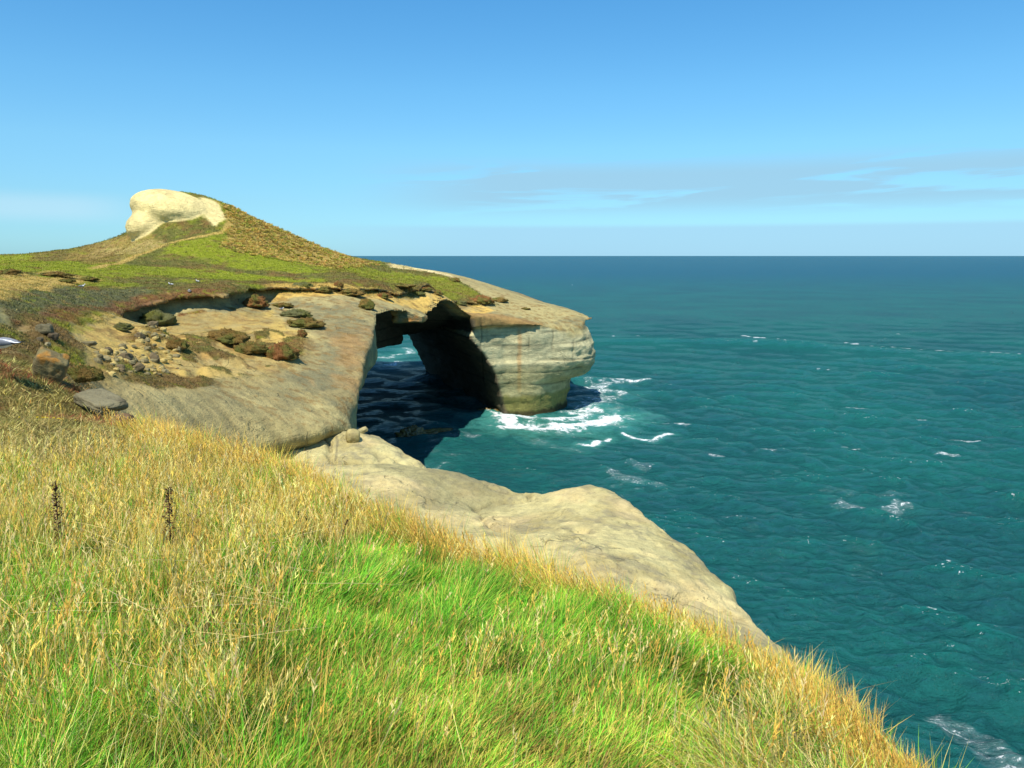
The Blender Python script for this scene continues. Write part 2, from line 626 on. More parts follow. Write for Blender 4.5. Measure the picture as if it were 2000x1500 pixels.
def headland_field(x, y, z, t, sd, ts, tt, tsd):
    """x,y,z broadcastable; t, sd, tl: terrain top, plan distance, and y-only arrays"""
    right = sst(x, 4, 13)
    neck = 1 - sst(y, 78, 95)
    off = np.interp(z, [-3, 2, 4.5, 8, 10.8, 11.3, 14, 17.9, 18.3, 40], [-.6, -.5, -.1, 0.35, 0.45, 0.0, -.1, -.35, 0.8, 0.8]) * (1 - neck)
    off = off + right * np.interp(z, [-3, 3, 6.2, 7.6, 11, 14, 17.9, 18.5, 20.3, 22], [-5.0, -4.8, -4.4, -.9, .5, .0, -1.7, .1, -.3, -2.6])
    off = off + neck * np.interp(z, [0, 16.6, 17.4, 18.2], [-3.2, -3.2, -1.4, 0.0]) * (1 - sst(y, 60, 64))
    side = sd + off
    mid = sst(y, 66, 80) * (1 - sst(y, 108, 113))
    side = side + mid * np.interp(z, [0, 10, 17, 18.6, 30], [-4.2, -3.2, -2.2, 0, 0])
    k = 0.3 + 3.2 * (1 - sst(y, 60, 80)) + .12 * right
    d = smin((ts - z) * 0.9, side, k)
    slab = np.minimum(np.minimum(tsd * .8, tt - z), z - (tt - 0.5))
    d = np.maximum(d, np.minimum(slab, side))
    # tunnel
    L_hi = np.interp(y, [40, 60, 104, 106.5, 112, 140, 150, 170, 172], [-12, -12, -18.8, -22, -26.5, -31, -29, -24.2, -44])
    L_lo = np.interp(y, [40, 60, 100, 106, 112, 170, 250], [-12, -12, -18.2, -23.5, -27, -42, -62])
    zl = np.interp(y, [100, 107, 140, 170], [18.3, 18.0, 13.5, 12.3])
    L = np.where(z > zl, L_hi, L_lo)
    Rr = np.interp(z, [-3, 0, 4, 8.5, 12.6, 16.2, 17.0, 22, 40], [-.4, -1.2, -2.6, -4.1, -6.6, -9.9, -9.3, -9.6, -9.6]) - 0.374 * (y - 150)
    zc = np.maximum(t - 0.35 - 0.40 * np.maximum(sd, 0), 14.2)
    void = np.minimum(np.minimum(x - L, Rr - x), (zc - z))
    void = np.minimum(void, (y - 98) + 0 * z)
    d = np.minimum(d, -void)
    # block left hanging under the roof of the arch
    bx = np.maximum(np.maximum(np.abs(x + 16.4 + 0.1 * (z - 22)) / 2.5, np.abs(y - 122.5) / 3.5), np.abs(z - 23.2) / 1.7)
    d = np.maximum(d, np.minimum((1 - bx) * 1.7, (t - z) * 0.9 - 0.2))
    # pale crag on the summit
    c1 = at(343, 414, 156); c2 = at(300, 447, 153)
    q1 = np.sqrt(((x - c1[0]) / 8.2) ** 2 + ((y - c1[1]) / 8.5) ** 2 + ((z - c1[2] + 0.18 * (x - c1[0])) / 4.2) ** 2)
    q2 = np.sqrt(((x - c2[0]) / 4.4) ** 2 + ((y - c2[1]) / 7.0) ** 2 + ((z - c2[2]) / 3.6) ** 2)
    q3 = np.sqrt(((x - c1[0] + 1.0) / 7.0) ** 2 + ((y - c1[1]) / 6.0) ** 2 + ((z - c1[2] + 3.2) / 3.6) ** 2)
    d = smax(d, (1 - q1) * 4.4, 0.5)
    d = smax(d, (1 - q3) * 3.6, 1.2)
    d = smax(d, (1 - q2) * 3.4, 1.0)
    return d


def build_headland():
    ua = np.arange(-0.80, 0.165, 0.0032)
    ya = [22.0]
    while ya[-1] < 246:
        ya.append(ya[-1] * 1.0058)
    ya = np.array(ya)
    za = np.concatenate([np.arange(-1.8, 22, 0.42), np.arange(22, 29.5, .26), np.arange(29.5, 47, 0.5)])
    X = ua[:, None] * ya[None]
    Y = np.broadcast_to(ya[None], X.shape)
    ts = bil(_TS, X, Y); tt = bil(_TT, X, Y); tsd = bil(_tsd, X, Y)
    t = np.where(tsd > 0, tt, ts)
    sd = poly_sd(HEAD_POLY, X, Y) + 0.5 * fbm(X, Y, 0, 0.25, 2, 2.0)
    D = np.empty((len(ua), len(ya), len(za)), np.float32)
    for i in range(len(ua)):
        x = X[i][:, None]; y = ya[:, None]; z = za[None]
        d = headland_field(x, y, z, t[i][:, None], sd[i][:, None], ts[i][:, None], tt[i][:, None], tsd[i][:, None])
        near = np.abs(d) < 3.0
        jj, kk = np.nonzero(near)
        xx = X[i][jj]; yy = ya[jj]; zz = za[kk]
        stee = sst(t[i][jj] - zz, 0.3, 2.5)
        n = 0.55 * fbm(xx, yy, zz, 0.16, 3, 6.0) * stee + 0.30 * fbm(xx * 0.22, yy * 0.22, zz, 1.0, 4, 8.0) * stee
        d[jj, kk] += n
        D[i] = d
    D[0] = -1; D[:, 0] = -1; D[-1] = -1; D[:, -1] = -1
    V, Q = surface_nets(D, ua, ya, za)
    del D
    V = smooth_mesh(V, Q, 1, 0.45)
    V, Q = subdivide(V, Q)
    V = smooth_mesh(V, Q, 1, 0.5)
    return V, Q


# palette (base colours)
P_ = dict(green=(.25, .285, .014), olive=(.14, .14, .028), greyolive=(.125, .13, .055), brown=(.19, .115, .033), red=(.22, .09, .033), straw=(.48, .34, .09),
          sand=(.52, .365, .095), sandy=(.60, .395, .095), cream=(.78, .64, .30), grey=(.205, .185, .09), warm=(.42, .33, .13), rust=(.40, .20, .055), tan=(.40, .33, .135),
          gold=(.48, .34, .10), weed=(.05, .045, .015), algae=(.20, .19, .055), pale=(.52, .45, .20), dark=(.09, .08, .055))


def zone(c, V, poly, colour, soft=0.6, amp=1.0, f=0.5, seed=0.0, op=1.0, zz=None):
    sd = poly_sd(poly, V[:, 0], V[:, 1]) + amp * fbm(V[:, 0], V[:, 1], V[:, 2], f, 4, seed, 0.62)
    wgt = sst(sd, -soft, soft) * op
    if zz is not None:
        wgt = wgt * zz
    col = np.array(P_[colour] if isinstance(colour, str) else colour)
    c[:] = c * (1 - wgt[:, None]) + col * wgt[:, None]
    return wgt


V, Q = build_headland()
N = normals(V, Q)
x, y, z = V.T
n1 = fbm(x, y, z, 0.22, 5, 1.0, 0.6)
n2 = fbm(x, y, z, 0.8, 4, 5.0, 0.6)
n3 = fbm(x * .35, y * .35, z * 2.2, 0.6, 4, 12.0, 0.6)
tz = Tz(x, y)
top = sst(z - tz, -1.6, -0.5)
mixc = lambda a, b, t: np.array(P_[a])[None] * (1 - t[:, None]) + np.array(P_[b])[None] * t[:, None]
c = mixc('tan', 'grey', sst(n1 + 0.4 * n3, -0.15, 0.35))
c = c * (1 - 0.5 * sst(n2, 0.05, .5)[:, None]) + 0.5 * sst(n2, 0.05, .5)[:, None] * np.array(P_['warm'])
veg = np.zeros(len(V))
# the rock slope of the neck
low = (1 - sst(y, 56, 68))
cc = mixc('tan', 'warm', sst(n1, -.3, .3))
s_ = 0.74 * x + 0.67 * y + 1.2 * fbm(x, y, 0, 0.12, 2, 4.0)
fu = np.abs(np.sin(s_ * math.pi / 2.9)) ** 0.6
cc = cc * (0.74 + 0.26 * sst(fu + .5 * n1, .2, .8))[:, None]
c = c * (1 - low[:, None]) + cc * low[:, None]
cm = zone(c, V, hpoly([(300, 745), (420, 745), (560, 745), (690, 800), (700, 700), (650, 690), (560, 720), (430, 735)]), 'grey', 1.5, 2.5, .3, 3.0, .85)
zone(c, V, hpoly([(640, 650), (720, 640), (712, 780), (690, 760), (660, 700)]), 'rust', 1.5, 2.5, .4, 3.0, .5)
zone(c, V, hpoly([(540, 600), (700, 600), (720, 650), (640, 660), (600, 640)]), 'grey', 1.0, 1.5, .3, 13.0, .55)
P_all = lambda pts: hpoly(pts)
w_ = zone(c, V, TURF_EDGE, 'olive', .3, .9, .5, 3.0, 1, top); veg = np.maximum(veg, w_)
w2 = w_ * sst(n1 + .5 * n2, -.1, .35)
c = c * (1 - w2[:, None]) + w2[:, None] * np.array(P_['brown'])
w3 = w_ * sst(fbm(x, y, z, .12, 4, 31.0, .6), -.02, .22)
c = c * (1 - .75 * w3[:, None]) + .75 * w3[:, None] * np.array(P_['green'])
for pts, colr, op in [
    ([(-60, 498), (60, 500), (160, 515), (300, 522), (420, 530), (640, 548), (620, 556), (520, 552), (420, 548), (300, 548), (120, 538), (-60, 530)], 'green', .92),
    ([(330, 482), (410, 462), (440, 470), (440, 485), (540, 508), (640, 522), (780, 545), (600, 535), (420, 520), (300, 510)], 'green', .95),
    ([(190, 500), (330, 500), (420, 512), (400, 525), (250, 520)], 'olive', .6),
    ([(640, 525), (870, 550), (960, 585), (760, 560), (640, 548)], 'brown', .45),
    ([(650, 520), (850, 540), (940, 575), (800, 560), (700, 545)], 'green', .6),
    ([(440, 402), (470, 405), (600, 468), (740, 515), (700, 518), (560, 508), (470, 492), (435, 480), (452, 440)], 'straw', .92),
    ([(-60, 590), (0, 590), (40, 577), (110, 565), (280, 567), (300, 578), (200, 612), (100, 612), (0, 640)], 'greyolive', .9),
    ([(20, 640), (100, 612), (240, 606), (260, 590), (440, 574), (440, 584), (240, 620), (150, 640)], 'red', .8),
    ([(440, 560), (500, 548), (640, 555), (800, 566), (930, 585), (930, 592), (800, 578), (640, 570), (500, 566)], 'brown', .7),
    ([(340, 570), (440, 560), (440, 572), (340, 580)], 'brown', .7),
    ([(200, 480), (300, 475), (330, 480), (260, 500), (170, 500)], 'tan', .7),
    ([(190, 470), (262, 462), (330, 478), (260, 505), (180, 520), (120, 505)], 'sand', .45),
    ([(60, 495), (190, 475), (250, 500), (170, 520), (60, 510)], 'brown', .5),
    ([(760, 516), (850, 527), (900, 545), (860, 535), (760, 524)], 'cream', .9),
]:
    zone(c, V, hpoly(pts), colr, .7, 1.6, .35, len(pts) * 1.3, op, top)
# bare sand
for pts, colr, op in [
    ([(-60, 545), (0, 545), (30, 535), (80, 545), (190, 550), (120, 562), (50, 572), (10, 592), (-60, 600)], 'sand', .95),
    ([(60, 535), (90, 532), (200, 550), (180, 556)], 'sand', .8),
    ([(150, 640), (250, 622), (330, 596), (440, 588), (530, 590), (560, 640), (600, 650), (590, 690), (560, 715), (300, 735), (190, 735), (170, 690)], 'sand', .95),
    ([(330, 600), (440, 590), (520, 600), (540, 640), (500, 660), (420, 630), (340, 640)], 'sandy', .7),
    ([(330, 655), (420, 650), (470, 690), (440, 715), (360, 710)], 'rust', .6),
    ([(420, 640), (480, 640), (520, 670), (460, 685)], 'brown', .6),
    ([(380, 700), (600, 690), (560, 730), (420, 740)], 'warm', .8),
    ([(510, 560), (570, 557), (700, 566), (830, 573), (930, 592), (965, 606), (900, 602), (780, 592), (600, 575), (520, 570)], 'sandy', .95),
    ([(130, 760), (240, 730), (420, 745), (300, 765), (200, 775)], 'warm', .8),
    ([(950, 560), (1060, 592), (1120, 606), (1110, 620), (1060, 630), (980, 610), (890, 545)], 'tan', .8),
]:
    zone(c, V, hpoly(pts), colr, .5, 1.0, .6, len(pts) * 2.1, op, top)
wl = zone(c, V, LEFT_TURF, 'brown', .4, .8, .7, 4.0, .9, top); veg = np.maximum(veg, wl)
zone(c, V, hpoly([(-20, 640), (30, 640), (60, 700), (-20, 690)]), 'olive', .4, 1.2, .6, 4.0, .7, top)
zone(c, V, hpoly([(90, 625), (180, 640), (170, 650), (100, 640)]), 'green', .3, .6, .6, 4.0, .8, top)
zone(c, V, hpoly([(95, 672), (175, 700), (165, 715), (95, 700)]), 'green', .3, .6, .6, 4.0, .7, top)
w5 = zone(c, V, hpoly([(230, 742), (290, 724), (400, 735), (425, 748), (300, 757)]), 'brown', .3, .5, .8, 4.0, .95, top); veg = np.maximum(veg, w5)
rs = (1 - sst(veg, .1, .3)) * top * (1 - sst(y, 104, 118))
for f_, s_1, colr, lo, hi, op in ((.10, 81., (.17, .15, .07), .0, .3, .55), (.5, 83., (.20, .165, .075), .08, .4, .5), (1.6, 85., (.15, .12, .055), .18, .5, .45), (.22, 87., (.42, .25, .08), .2, .45, .4)):
    ww = rs * sst(fbm(x * .8 + .3 * y, y * .55, z, f_, 5, s_1, .65), lo, hi) * op
    c = c * (1 - ww[:, None]) + ww[:, None] * np.array(colr)
och = sst(bil(_slope, x, y), -2.5, 2) * top * (1 - veg) * sst(fbm(x, y, z, .3, 4, 67., .6), -.35, .15) * .6
c = c * (1 - och[:, None]) + och[:, None] * mixc('sandy', 'rust', sst(n1 + .5 * n2, -.1, .5)) * .82
scw = sst(scrub(x, y) + .14 * n2, -.02, .06) * .92 * sst(bil(_slope, x, y), -1, 1.5) * top
c = c * (1 - scw[:, None]) + scw[:, None] * mixc('brown', 'olive', sst(n2, -.3, .3))
c = c * (1 - .35 * (scw * sst(n1, 0, .3))[:, None]) + .35 * (scw * sst(n1, 0, .3))[:, None] * np.array(P_['rust'])
veg = np.maximum(veg, scw)
# mottling of the turf and stains on the bare sand
tv = sst(veg, .3, .7)
for f_, s_1, colr, lo, hi, op in ((.5, 51., 'brown', .12, .42, .7), (1.1, 53., 'olive', .1, .4, .6), (2.2, 55., 'straw', .22, .5, .5), (.9, 57., 'green', .22, .45, .5)):
    ww = tv * sst(fbm(x, y, z, f_, 4, s_1, .62), lo, hi) * op
    c = c * (1 - ww[:, None]) + ww[:, None] * np.array(P_[colr])
nl = (1 - sst(y, 38, 46)) * sst(-x - .50 * y, 2, 4) * top * (1 - tv)
c = c * (1 - nl[:, None]) + nl[:, None] * mixc('brown', 'olive', sst(n2, -.3, .3))
veg = np.maximum(veg, nl); tv = np.maximum(tv, nl)
bs = (1 - tv) * top * sst(y, 50, 62)
ww = bs * sst(fbm(x, y, z, .45, 5, 61., .65), .0, .28) * .62
c = c * (1 - ww[:, None]) + ww[:, None] * np.array(P_['warm']) * .8
ww = bs * sst(fbm(x, y, z, 1.0, 4, 63., .65), .06, .3) * .7
c = c * (1 - ww[:, None]) + ww[:, None] * np.array(P_['brown']) * 1.2
# summit crag and hillside
crag = sst(y, 140, 145) * (1 - sst(x, -58, -53)) * sst(x, -76, -74)
crag = crag * sst(z - Tz(x, y), 0.15, 0.5)
c = c * (1 - crag[:, None]) + crag[:, None] * (np.array([.76, .61, .26])[None] * (1 - .25 * sst(n1, -.1, .4)[:, None]))
veg = veg * (1 - crag)
wq = zone(c, V, hpoly([(395, 385), (425, 398), (440, 430), (420, 440), (385, 420)]), (.72, .58, .25), .5, 1.2, .5, 4.0, .95); veg = veg * (1 - wq)
path_h = hpoly([(425, 397), (448, 412), (450, 440), (436, 455), (370, 468), (320, 480), (260, 505), (180, 530)])
pd = line_d(path_h, x, y)
wp = (1 - sst(pd + .35 * n2, .35, .9)) * top * .9
c = c * (1 - wp[:, None]) + wp[:, None] * np.array(P_['sand'])
# cliff faces: the lit pier and the tidal band
cliff = np.maximum(1 - sst(z - tz, -2.2, -.8), 1 - sst(N[:, 2], .25, .55))
pier = cliff * sst(y, 138, 144) * sst(x, -36, -32)
cp = np.array([.50, .455, .245])[None] * (1 - sst(n3, -.3, .3)[:, None]) + sst(n3, -.3, .3)[:, None] * np.array([.33, .305, .165])
st_ = sst(np.abs(x - 1.5 + .25 * n2), .6, .2) * (1 - sst(z, 17, 18)) * sst(z, 4, 6)
cp = cp * (1 - .5 * st_[:, None]) + .5 * st_[:, None] * np.array(P_['rust'])
upb = sst(z, 17.4, 18.4)
cp = cp * (1 - upb[:, None]) + upb[:, None] * mixc('rust', 'warm', sst(n2, -.5, .3))
c_rim = (1 - sst(poly_sd(HEAD_POLY, x, y), 1.3, 2.3)) * sst(z, 18.1, 18.5) * sst(y, 140, 143) * (1 - sst(x, 7, 11)) * sst(x, -12, -10.5)
lw = (1 - sst(z + .5 * n2, 8.5, 11.2)) * .45
cp = cp * (1 - lw[:, None]) + lw[:, None] * np.array(P_['algae'])
lw = (1 - sst(z + .5 * n2, 3.6, 4.6))
cp = cp * (1 - lw[:, None]) + lw[:, None] * np.array(P_['algae'])
lw = (1 - sst(z + .5 * n2, .5, 1.3))
cp = cp * (1 - lw[:, None]) + lw[:, None] * np.array(P_['weed'])
c = c * (1 - pier[:, None]) + pier[:, None] * cp
c = c * (1 - c_rim[:, None]) + c_rim[:, None] * (np.array([.30, .19, .065])[None] * (1 + .5 * n2[:, None]))
arch = cliff * sst(y, 100, 104) * (1 - sst(y, 140, 146)) * sst(x, -36, -32)
c = c * (1 - arch[:, None]) + arch[:, None] * mixc('rust', 'grey', sst(n2, -.3, .3))
# rock inside the tunnel, with the shade under its roof painted into the colour
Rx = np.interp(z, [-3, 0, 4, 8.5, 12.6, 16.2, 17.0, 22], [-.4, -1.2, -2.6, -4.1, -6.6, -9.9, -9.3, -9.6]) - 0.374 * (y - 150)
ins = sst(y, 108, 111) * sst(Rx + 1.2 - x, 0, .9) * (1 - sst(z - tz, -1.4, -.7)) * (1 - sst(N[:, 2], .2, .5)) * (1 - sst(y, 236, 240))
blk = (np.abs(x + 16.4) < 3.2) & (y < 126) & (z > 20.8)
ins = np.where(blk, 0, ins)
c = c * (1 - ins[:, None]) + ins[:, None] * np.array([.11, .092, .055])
wet = (1 - sst(z, 3, 6)) * cliff * (1 - pier)
c = c * (1 - wet[:, None]) + wet[:, None] * np.array(P_['dark'])
# bedding joints cut back into the bare faces
cf_ = np.clip(cliff * (1 - veg), 0, 1) * sst(y, 96, 104)
for z0, wd_, dp_ in ((18.25, .28, .40), (14.6, .16, .12), (11.3, .22, .28), (8.9, .15, .12), (6.3, .15, .10), (16.5, .14, .10)):
    q_ = (z - z0 - .9 * fbm(x * .5, y * .5, 0, .12, 3, z0)) / wd_
    gq = np.exp(-q_ * q_) * cf_ * sst(fbm(x, y, 0, .15, 2, z0 * 3), -.35, .1)
    V = V - N * (dp_ * gq)[:, None]
    c = c * (1 - .45 * gq[:, None])
for x0 in (-6.0, 3.4, 8.2, 12.6):
    q_ = (x - x0 - .5 * fbm(0 * x, y * .2, z, .3, 3, x0)) / .16
    gq = np.exp(-q_ * q_) * cf_ * sst(fbm(x, y, z, .12, 2, x0 * 3), .0, .2)
    V = V - N * (.15 * gq)[:, None]
    c = c * (1 - .4 * gq[:, None])
V = V + N * (cf_ * (.22 + .4 * sst(x, 8, 14)) * fbm(x * .5, y * .5, z * 1.2, .7, 4, 47., .6))[:, None]
# small relief on turf
V = V + N * (veg * 0.16 * fbm(x, y, z, 1.1, 3, 3.0) + 0.06 * fbm(x, y, z, 1.3, 3, 23.0))[:, None]
HEADC, HEADVEG = c, veg
HEADN = normals(V, Q)
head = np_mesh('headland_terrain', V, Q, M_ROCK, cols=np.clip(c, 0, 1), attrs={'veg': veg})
tag(head, 'sandstone headland with a sea arch and a grassy hill topped by a pale crag', 'headland', kind='structure')

# ------------------------------------------------------------------ pale rock shelf under the near cliff
LP = [at(700, 850, 62), atz(640, 905, 16.4), atz(820, 905, 15.6), atz(760, 866, 16.0), atz(700, 905, 16.2), atz(650, 930, 16.8), atz(800, 935, 17.0),
      atz(880, 925, 16.6), atz(965, 945, 16.0), atz(940, 1000, 15.6), atz(1000, 980, 15.9), atz(1015, 962, 15.1), atz(1030, 985, 15.9), atz(1075, 957, 16.4), atz(1140, 940, 17.1),
      atz(1215, 965, 16.7), atz(1250, 1000, 16.4), atz(1140, 1030, 17.2), atz(1000, 1060, 17.3), atz(880, 1000, 16.4), atz(1290, 1040, 16.0), atz(1260, 1150, 17.0),
      atz(1370, 1095, 15.6), atz(1400, 1160, 15.9), atz(1450, 1200, 14.9), atz(1500, 1240, 14.6), atz(1150, 1090, 17.6), atz(1300, 1080, 16.6),
      (-24, 55, 16), (-24, 40, 17), (0, 25, 18), (12, 20, 17), (-10, 30, 18), (25, 15, 12), (10, 62, 12), (-5, 70, 13)]
LT = tps_fit(LP)
LEDGE_POLY = [a[:2] for a in [atz(690, 838, 16.0), atz(730, 842, 16.0), atz(762, 864, 16), atz(800, 893, 15.5), atz(828, 918, 15), atz(900, 920, 16.2), atz(972, 944, 15.6), atz(1000, 958, 15),
              atz(1032, 964, 15.2), atz(1070, 957, 15.9), atz(1110, 942, 16.6), atz(1150, 941, 16.6), atz(1215, 964, 16.2), atz(1262, 1004, 15.9),
              atz(1300, 1044, 15.3), atz(1372, 1097, 15.0), atz(1425, 1150, 14.8), atz(1458, 1204, 14.3), atz(1500, 1240, 14.1), atz(1525, 1275, 13.8)]] + [(12, 14), (-8, 14), (-30, 24), (-27, 62), (-17, 66)]


def build_ledge():
    ua = np.arange(-0.75, 0.62, 0.0042)
    ya = [15.0]
    while ya[-1] < 74:
        ya.append(ya[-1] * 1.0052)
    ya = np.array(ya)
    za = np.concatenate([np.arange(-1.5, 11, .55), np.arange(11, 20, 0.2)])
    X = ua[:, None] * ya[None]; Y = np.broadcast_to(ya[None], X.shape)
    t = tps_eval(LT, X, Y) + 0.5 * fbm(X, Y, 0, .16, 3, 3.)
    rd = np.abs(fbm(X + .5 * Y, Y * .8, 0, .17, 3, 33.))
    t = t - .38 * (1 - sst(rd, .0, .07))
    t = t + .30 * np.round(fbm(X, Y, 0, .11, 3, 37., .6) * 5) / 2.5
    sd = poly_sd(LEDGE_POLY, X, Y) + 0.9 * fbm(X, Y, 0, .3, 4, 7., .6)
    # slab / shelf joint
    jn = line_d([atz(560, 908, 16.2), atz(700, 912, 16.2), atz(830, 912, 15.8)], X, Y)
    t = t - 0.5 * (1 - sst(jn, .1, .9))
    pot = atz(1133, 1030, 17.2)
    t = t - 0.35 * (1 - sst(np.hypot((X - pot[0]), (Y - pot[1]) / 1.4), .25, .6))
    D = np.empty((len(ua), len(ya), len(za)), np.float32)
    for i in range(len(ua)):
        zz = za[None]
        side = sd[i][:, None] + np.interp(zz, [-2, 6, 12, 15, 20], [.5, 0, -.9, -.4, 0])
        d = smin(t[i][:, None] - zz, side, .8)
        D[i] = d
    D[0] = -1; D[:, 0] = -1; D[-1] = -1; D[:, -1] = -1
    V, Q = surface_nets(D, ua, ya, za)
    V = smooth_mesh(V, Q, 1, 0.4)
    V, Q = subdivide(V, Q)
    return smooth_mesh(V, Q, 1, 0.5), Q


V, Q = build_ledge()
N = normals(V, Q)
x, y, z = V.T
V = V + N * (0.14 * fbm(x, y, z, .7, 4, 2., .6) + .05 * fbm(x, y, z, 3., 3, 12.))[:, None]
n1 = fbm(x, y, z, .3, 5, 41., .6); n2 = fbm(x, y, z, 1.4, 5, 43., .65)
c = mixc('pale', 'tan', sst(n1, -.25, .3))
crk = 1 - sst(np.abs(fbm(x + .5 * y, y * .8, 0, .17, 3, 33.)), 0, .05)
c = c * (1 - .45 * crk[:, None]) + .45 * crk[:, None] * np.array([.2, .17, .09])
lich = sst(n1 * .6 + n2, -.02, .36) * .62
c = c * (1 - lich[:, None]) + lich[:, None] * np.array([.25, .22, .13])
warmz = sst(fbm(x, y, z, .25, 3, 77.), .1, .4) * .5
c = c * (1 - warmz[:, None]) + warmz[:, None] * np.array([.62, .48, .22])
gr = zone(c, V, [a[:2] for a in [atz(700, 915, 16), atz(960, 930, 16), atz(1000, 985, 16), atz(860, 1010, 16), atz(800, 960, 16)]], 'grey', 1, 1.5, .3, 3., .55)
cr = line_d([atz(655, 868, 16.2), atz(660, 885, 16.2), atz(656, 905, 16.2)], x, y) + .1 * n2
wc = (1 - sst(cr, .03, .12)) * .6
c = c * (1 - wc[:, None]) + wc[:, None] * np.array(P_['dark'])
wet = 1 - sst(z, 2, 5)
c = c * (1 - wet[:, None]) + wet[:, None] * np.array(P_['dark'])
led = np_mesh('rock_shelf_terrain', V, Q, M_LEDGE, cols=np.clip(c, 0, 1), attrs={'veg': np.zeros(len(V))})
tag(led, 'smooth pale sandstone shelf below the grassy cliff edge', 'rock shelf', kind='structure')

# ------------------------------------------------------------------ the grassy cliff top underfoot
def plane_z(x, y):
    return H - 1.9 - 0.16 * y - 0.08 * x


def on_plane(px, py):
    a, dy_, dz_ = ray(px, py)
    # H + dz t = H -1.9 -.16 dy t -.08 a t
    t = -1.9 / (dz_ + 0.16 * dy_ + 0.08 * a)
    return (a * t, dy_ * t)


EDGE = [on_plane(p[0], p[1] - (28 if p[0] < 1200 else 36) + max(0, p[0] - 1400) * .0) for p in [(425, 915), (560, 945), (700, 1010), (880, 1090), (1080, 1165), (1260, 1225), (1450, 1300), (1560, 1350), (1700, 1440), (1800, 1520), (1950, 1680), (2300, 2300)]]
EDGE_POLY = [(-40, 23.5), (-18, 24.0), (-13.4, 23.2), (-11.6, 21.6), (-10.1, 20.2), (-8.9, 18.6), (-8.9, 17.2)] + EDGE[0:] + [(3, -6), (-40, -6)]
BENCH = [(-13.4, 23.4), (-10.1, 20.2), (-8.9, 18.4), (-8.4, 16.5), (-7.3, 14.2), (-6.0, 11.6), (-6.6, 10.4), (-10, 9.8), (-40, 9.3), (-40, 24)]


def fg_z(x, y, drop=True):
    sd = poly_sd(EDGE_POLY, x, y)
    z = plane_z(x, y)
    z = z + 1.3 * sst(y, 16.5, 20.5) * sst(-x, 10.6, 14.5) * (1 - .6 * sst(y, 21, 23.5))
    z = z + 0.10 * fbm(x, y, 0, .5, 3, 3.) - 0.25 * (1 - sst(sd, 0, .7))
    if drop:
        o = np.maximum(-sd, 0)
        z = z - o * 2.6 - 0.35 * np.minimum(o * 3, 1)
        z = np.maximum(z, -2)
    return z


xs = np.concatenate([np.arange(-40, -16, .6), np.arange(-16, 9, 0.1), np.arange(9, 14, .5)])
ys = np.concatenate([np.arange(-6, 2, .6), np.arange(2, 26, 0.1), np.arange(26, 29, .5)])
GX, GY = np.meshgrid(xs, ys, indexing='ij')
GZ = fg_z(GX, GY)
V = np.stack([GX.ravel(), GY.ravel(), GZ.ravel()], 1)
ii = np.arange(GX.size).reshape(GX.shape)
Q = np.stack([ii[:-1, :-1].ravel(), ii[1:, :-1].ravel(), ii[1:, 1:].ravel(), ii[:-1, 1:].ravel()], 1)
x, y, z = V.T
n1 = fbm(x, y, 0, .9, 4, 3.)
n4 = fbm(x, y, 0, 3.0, 4, 3.)
c = np.array([.10, .085, .03])[None] * (1 + .4 * n1[:, None]) + sst(n4, 0, .5)[:, None] * np.array([.10, .07, .02])
sdE = poly_sd(EDGE_POLY, x, y)
wr = sst(-sdE, .15, .5)
c = c * (1 - wr[:, None]) + wr[:, None] * np.array(P_['tan'])
bz = sst(poly_sd(BENCH, x, y), -.3, .3)
c = c * (1 - bz[:, None]) + bz[:, None] * (np.array([.20, .145, .04])[None] + .1 * n4[:, None] * np.array([1, .7, .2]))
fg = np_mesh('clifftop_ground', V, Q, M_SOIL, cols=np.clip(c, 0.01, 1), attrs={'veg': np.ones(len(V))})
tag(fg, 'sloping clifftop ground under the long grass', 'ground', kind='structure')

